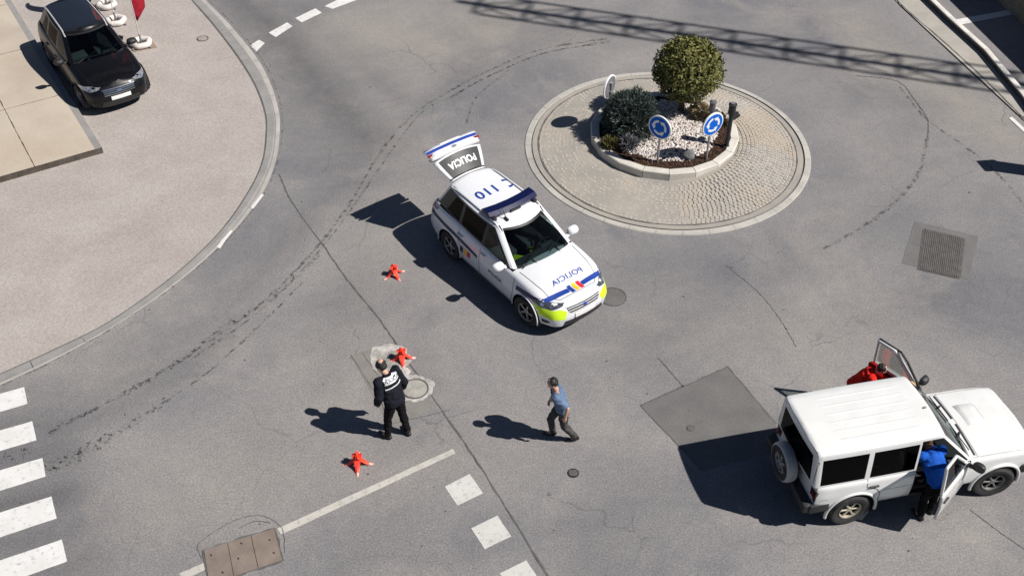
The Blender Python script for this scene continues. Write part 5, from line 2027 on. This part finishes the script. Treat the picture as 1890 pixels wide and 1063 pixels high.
# ------------------------------------------------------------------ small things on the road
def tripod(label, px, rot, s=1.0):
    """foldaway warning star: four curved fabric arms meeting in a peak"""
    g = G(*px)
    root = empty('warning_tripod', (g.x, g.y, 0), rot)
    tag(root, label, 'warning tripod', 'orange warning tripods on the road')
    for k in range(4):
        a = k * math.pi / 2
        d = Vector((math.cos(a), math.sin(a), 0)); n = Vector((-d.y, d.x, 0))
        mb = MB(); b = 0
        N = 9
        for i in range(N + 1):
            t = i / N
            x = .015 + .40 * t ** 1.25 * s
            z = (.44 * (1 - t) ** 1.9 + .018) * s
            w = (.150 - .122 * t ** .55) * s
            low = max(.0, z - (.11 - .075 * t) * s) if t < .8 else 0.002
            for (q, zz) in ((-w, z - .02 * s), (0, z + .012 * s), (w, z - .02 * s), (w * .5, low), (-w * .5, low)):
                mb.v.append(tuple(d * x + n * q + Vector((0, 0, zz))))
        for i in range(N):
            for j in range(5):
                mb.face((i * 5 + j, i * 5 + (j + 1) % 5, (i + 1) * 5 + (j + 1) % 5, (i + 1) * 5 + j), 1 if i >= N - 2 else 0)
        mb.face(range(5)); mb.face([N * 5 + j for j in range(5)], 1)
        mb.build('arm', [M['orange'], M['tape']], root, smooth=30)
    mb = MB(); mb.lathe([(.07 * s, .36 * s), (.05 * s, .46 * s), (.03 * s, .52 * s), (.001, .53 * s)], 12)
    mb.build('peak', M['orange'], root, smooth=40)


M['tape'] = simple('pinkish reflective tape', (.80, .38, .33), .5)
tripod('orange warning tripod nearest the police car', (728, 508), R(35), .60)
tripod('orange warning tripod behind the head of the police officer', (742, 664), R(12), .66)
tripod('orange warning tripod by the long white line below the officer', (661, 857), R(3), .66)


def flat_cover(name, label, px, r, mats, lid=None, group=None, z=.006, n=36):
    g = G(*px)
    root = empty(name, (g.x, g.y, 0))
    tag(root, label, 'manhole cover' if 'drain' not in name else 'drain', group)
    mb = MB(); mb.lathe([(r, 0.001), (r, z + .004), (r - .03, z + .006), (r - .032, z)], n); mb.build('rim', mats[0], root)
    mb = MB(); mb.lathe([(r - .036, z + .001), (r - .04, z + .005), (.001, z + .006)], n)
    for k in range(-4, 5):
        w = math.sqrt(max(0, (r * .78) ** 2 - (k * r * .18) ** 2))
        if w > .05: mb.box((0, k * r * .18, z + .008), (2 * w, .018, .006))
    mb.build('lid', mats[1], root)
    return root


M['collar'] = rough_mat('broken concrete', (.33, .315, .29), (.54, .52, .485), 6, .9, 40, .35, .5, .01, (.26, .25, .23))


def collar(name, label, px, r, seed, m):
    """rough patch of newer concrete round a shaft"""
    g = G(*px); rr = random.Random(seed)
    mb = MB(); n = 40
    b = []
    for k in range(n):
        a = 2 * math.pi * k / n
        q = r * (1 + .20 * noise.noise(Vector((math.cos(a) * 1.9 + seed, math.sin(a) * 1.9, 0))) + .07 * rr.uniform(-1, 1))
        b.append((g.x + q * math.cos(a), g.y + q * math.sin(a)))
    for k in range(n):
        mb.v += [(*b[k], .006), (g.x + (b[k][0] - g.x) * .62, g.y + (b[k][1] - g.y) * .62, .013)]
    for k in range(n):
        k2 = (k + 1) % n
        mb.face((2 * k, 2 * k2, 2 * k2 + 1, 2 * k + 1))
    mb.face([2 * k + 1 for k in range(n)])
    o = mb.build(name, m)
    tag(o, kind='structure')


collar('concrete_collar', '', (719, 660), .40, 2, M['collar'])
collar('concrete_collar', '', (766, 716), .35, 5, M['collar'])
collar('concrete_collar', '', (742, 688), .17, 9, M['collar'])
flat_cover('manhole_cover', 'round manhole cover in broken concrete behind the officer', (724, 664), .27, [M['collar'], rough_mat('dusty iron', (.24, .23, .21), (.36, .345, .315), 5, .9, 50, .3, .4, .004)], z=.014)
flat_cover('manhole_cover', 'round manhole cover in pale concrete at the right of the officer', (766, 718), .27, [M['iron'], rough_mat('dusty pale iron', (.31, .30, .27), (.42, .40, .36), 5, .9, 50, .3, .4, .004)], z=.014)
flat_cover('manhole_cover', 'round manhole cover under the front bumper of the police car', (1131, 548), .30, [M['iron'], M['patch']])
flat_cover('manhole_cover', 'small round valve cover set in the dark asphalt patch', (1275, 790), .085, [M['iron'], M['patch']], n=20)
flat_cover('manhole_cover', 'small black valve cover in front of the striding man', (1058, 873), .105, [M['black'], M['iron']], n=20)
g = G(374, 72, PZ)
rr_ = flat_cover('manhole_cover', 'small round cover in the beige lot at the top', (374, 72), .17, [M['iron'], M['pavement']], n=24)
rr_.location = (g.x, g.y, PZ)

# three part rusty chamber cover at the bottom edge
ch = empty('chamber_cover', G(448, 1020))
tag(ch, 'rusty brown chamber cover of three panels at the bottom edge', 'manhole cover')
q = [G(376, 1014, .012), G(506, 975, .012), G(521, 1033, .012), G(386, 1078, .012)]
cc = ch.location
for k in range(3):
    a, b = k / 3 + .004, (k + 1) / 3 - .004
    p = [q[0].lerp(q[1], a), q[0].lerp(q[1], b), q[3].lerp(q[2], b), q[3].lerp(q[2], a)]
    mb = MB()
    up = [Vector((v.x, v.y, .016)) - cc for v in p]; dn = [Vector((v.x, v.y, .002)) - cc for v in p]
    mb.poly(up)
    for i in range(4): mb.poly([dn[i], dn[(i + 1) % 4], up[(i + 1) % 4], up[i]])
    pa_ = mb.build('panel', M['rust'], ch)
    mb = MB()
    for (s, t) in (((.25, .22), (.6, .8)), ((.55, .15), (.3, .55)), ((.7, .3), (.75, .72)))[k]:
        c_ = p[0].lerp(p[1], s).lerp(p[3].lerp(p[2], s), t) - cc
        mb = MB(); mb.box((c_.x, c_.y, .016), (.022, .045, .006), 0, Matrix.Rotation(.3 + s, 3, 'Z'))
        mb.build('lifting_hole', M['black'], pa_)
mb = MB()
ribbon_faces(mb, [tuple((v - cc).xy) for v in q] + [tuple((q[0] - cc).xy)], .055, .0075, .012)
mb.build('frame', M['joint'], ch)
mb = MB()
for pix in ([(372, 1030), (366, 1005), (400, 978), (440, 958), (485, 952), (520, 975), (526, 1020)], [(440, 975), (470, 962), (500, 965)]):
    ribbon_faces(mb, [tuple(p) for p in curve_pts(pix, 0, 50)], .014, .0055, .008)
tag(mb.build('patch_edge', M['joint']), kind='structure')

# gully inlet in the kerb line
g = G(370, 477)
gi_ = empty('gully_inlet', (g.x, g.y, 0), R(35))
tag(gi_, 'small black gully inlet at the kerb of the beige lot', 'drain')
mb = MB(); mb.box((0, 0, .008), (.16, .09, .012), bev=.003); mb.build('frame', M['iron'], gi_)
mb = MB(); mb.box((0, 0, .013), (.13, .06, .008)); mb.build('opening', M['black'], gi_)

# square drain grating
q = [G(1706, 424), G(1779, 441), G(1770, 514), G(1696, 497)]
dr = empty('drain_grate', (q[0] + q[2]) / 2)
tag(dr, 'square iron drain grate set in the road at the right', 'drain')
mb = MB(); ribbon_faces(mb, [tuple((v - dr.location).xy) for v in q + q[:1]], .06, .010)
mb.build('frame', M['iron'], dr)
mb = MB(); mb.poly([(v - dr.location) + Vector((0, 0, .006)) for v in q]); mb.build('pit', rough_mat('drain pit dirt', (.07, .066, .064), (.10, .095, .09), 5, .95, 40, .3), dr)
mb = MB()
for ax in (0, 1):
    for k in range(1, 21):
        t = k / 21
        a, b = (q[0].lerp(q[3], t), q[1].lerp(q[2], t)) if ax == 0 else (q[0].lerp(q[1], t), q[3].lerp(q[2], t))
        d = (b - a); c_ = (a + b) / 2 - dr.location
        mb.box((c_.x, c_.y, .012 + .001 * ax), (d.length, .030 if ax == 0 else .022, .010), 0, Matrix.Rotation(math.atan2(d.y, d.x), 3, 'Z'))
mb.build('grating', rough_mat('grey drain iron', (.10, .094, .09), (.14, .132, .127), 6, .85, 50, .3, .3, .004), dr)

# leaflets of dirt: a few stones lying about
rr = random.Random(4)
mb = MB()
for k in range(70):
    p = G(rr.uniform(20, 1870), rr.uniform(300, 1050))
    s = rr.uniform(.008, .022)
    mb.sphere((p.x, p.y, s * .4), (s, s * rr.uniform(.6, 1), s * .6), 6, 4)
tag(mb.build('pebbles', M['joint'], fix=False), kind='stuff')


# ------------------------------------------------------------------ feather flags on the lot
def feather_flag(label, px, az, h=3.9, seed=0):
    g = G(*px, PZ)
    root = empty('feather_flag', (g.x, g.y, PZ), az)
    tag(root, label, 'flag', 'dark red flags on white bases in the lot')
    mb = MB()
    n = 30
    for k in range(n):                                        # water ring
        a = 2 * math.pi * k / n
        for j in range(10):
            t = 2 * math.pi * j / 10
            rr_ = .225 + .085 * math.cos(t) + .012 * math.sin(a * 5 + seed)
            mb.v.append((rr_ * math.cos(a), rr_ * math.sin(a), .085 + .085 * math.sin(t)))
    for k in range(n):
        for j in range(10):
            k2, j2 = (k + 1) % n, (j + 1) % 10
            mb.face((k * 10 + j, k2 * 10 + j, k2 * 10 + j2, k * 10 + j2))
    mb.build('water_ring', M['whitepvc'], root, smooth=60)
    mb = MB()
    for a in (R(20), R(110)):
        mb.box((0, 0, .03), (.74, .06, .04), 0, Matrix.Rotation(a, 3, 'Z'), bev=.008)
    mb.tube([(0, 0, .0), (0, 0, .34)], .03, 10)
    mb.build('cross_foot', M['grey'], root)
    pts = []
    for k in range(22):
        t = k / 21
        b = max(0, t - .72) / .28
        pts.append((.50 * b ** 1.8 * .9, 0, .12 + h * (t - .05 * b ** 2)))
    mb = MB(); mb.tube(pts, [.017 - .010 * k / 21 for k in range(22)], 8); mb.build('pole', M['whitepole'], root, smooth=50)
    # sail between the pole and its free edge
    mb = MB(); nu, nv = 9, 20
    for i in range(nv + 1):
        t = .18 + .80 * i / nv
        k = min(20.999, t * 21); a = Vector(pts[int(k)]).lerp(Vector(pts[int(k) + 1]), k - int(k))
        wd = .40 * smooth01((t - .17) / .10 * .8 + .12) * (1 - .75 * smooth01((t - .62) / .38))
        for j in range(nu + 1):
            s = j / nu
            mb.v.append((a.x + wd * s, .05 * math.sin(t * 9 + s * 4 + seed) * s, a.z - .12 * s * (1 - t)))
    for i in range(nv):
        for j in range(nu):
            q0 = i * (nu + 1) + j
            mb.face((q0, q0 + 1, q0 + nu + 2, q0 + nu + 1), 0 if i < 11 else 1)
    sl = mb.build('sail', [M['flag_red'], M['flag_pink']], root, smooth=60, fix=False)
    md = sl.modifiers.new('thickness', 'SOLIDIFY'); md.thickness = .003


M['whitepvc'] = simple('white plastic bag', (.64, .60, .56), .45)
M['whitepole'] = simple('pale pole', (.55, .54, .53), .4)
M['flag_pink'] = cloth_mat('faded flag top', (.42, .10, .11))
feather_flag('nearest dark red feather flag beside the bonnet of the black car', (262, 84), R(40), seed=1)
feather_flag('middle red feather flag beside the windscreen of the black car', (215, 43), R(46), seed=3)
feather_flag('farthest red feather flag at the top edge behind the black car', (198, 13), R(38), seed=5)
sheet('flag_mat', gpts([(238, 84), (278, 72), (290, 88), (246, 97)], PZ + .004), rough_mat('brown mat', (.24, .17, .13), (.30, .22, .17), 6, .9, 50, .2, .3, .004), PZ + .004, kind=None)
tag(bpy.data.objects['flag_mat'], 'brown square mat under the nearest flag base', 'mat')

# ------------------------------------------------------------------ things outside the frame that throw the shadows seen in it
SH = Vector((-math.cos(R(SUN_AZ)), -math.sin(R(SUN_AZ)), 0)) / math.tan(R(SUN_EL))      # shadow offset per metre of height


def crane():
    Z = CRANE_Z
    s0, s1 = G(884, 8), G(1850, 150)                 # the jib's shadow on the road
    d = (s1 - s0).normalized(); n = Vector((-d.y, d.x, 0))
    tip = s0 - SH * Z + Vector((0, 0, Z)); L = 46
    root = empty('tower_crane', (tip + d * L) * 1.0)
    root.location.z = 0
    tag(root, 'lattice tower crane whose jib throws its shadow over the road at the top', 'crane')
    o0 = root.location
    P = lambda x, y, z: tip + d * x + n * y + Vector((0, 0, z)) - o0
    mb = MB()
    W, Hh = .62, .95
    ch = [(-W, 0, .07), (W, 0, .07), (0, Hh, .115)]
    for y, z, r in ch: mb.tube([P(0.2, y, z), P(L, y, z)], r, 6)
    k = 0; st = 1.55
    while k * st < L - st:
        x = k * st
        mb.tube([P(x, -W, 0), P(x + st, W, 0)], .035, 5); mb.tube([P(x, W, 0), P(x, -W, 0)], .035, 5)
        mb.tube([P(x, -W, 0), P(x + st / 2, 0, Hh)], .038, 5); mb.tube([P(x + st / 2, 0, Hh), P(x + st, -W, 0)], .038, 5)
        mb.tube([P(x, W, 0), P(x + st / 2, 0, Hh)], .038, 5); mb.tube([P(x + st / 2, 0, Hh), P(x + st, W, 0)], .038, 5)
        k += 1
    mb.build('jib', M['crane_yellow'], root)
    mb = MB()
    for sx in (-.8, .8):
        for sy in (-.8, .8): mb.tube([(sx, sy, 0), (sx, sy, Z + 6)], .09, 6)
    for k in range(int((Z + 6) / 1.6)):
        z = k * 1.6
        for a, b in (((-.8, -.8), (.8, -.8)), ((.8, -.8), (.8, .8)), ((.8, .8), (-.8, .8)), ((-.8, .8), (-.8, -.8))):
            mb.tube([(*a, z), (*b, z + 1.6)], .04, 5)
    mb.build('mast', M['crane_yellow'], root)


CRANE_Z = 18.0
M['crane_yellow'] = simple('crane yellow', (.55, .36, .04), .5)
crane()

# unseen block added just outside the right edge to cast a shadow into the frame
tipg = G(1824, 305)
pm = tipg - SH * 1.75
root = empty('shadow_caster', (pm.x, pm.y, 0), R(10))
tag(root, 'grey block added beyond the right edge to cast a shadow on the road', 'shadow caster')
mb = MB(); mb.box((0, 0, .82), (.34, .40, 1.64), bev=.03); mb.build('caster_body', M['grey'], root)
mb = MB(); mb.box((-.02, 0, 1.68), (.42, .46, .10), 0, Matrix.Rotation(R(8), 3, 'Y'), bev=.03); mb.build('caster_cap', M['black'], root)
mb = MB(); mb.box((-.175, 0, 1.25), (.02, .22, .2)); mb.build('caster_panel', M['black'], root)

bpy.data.scenes.remove(bench)
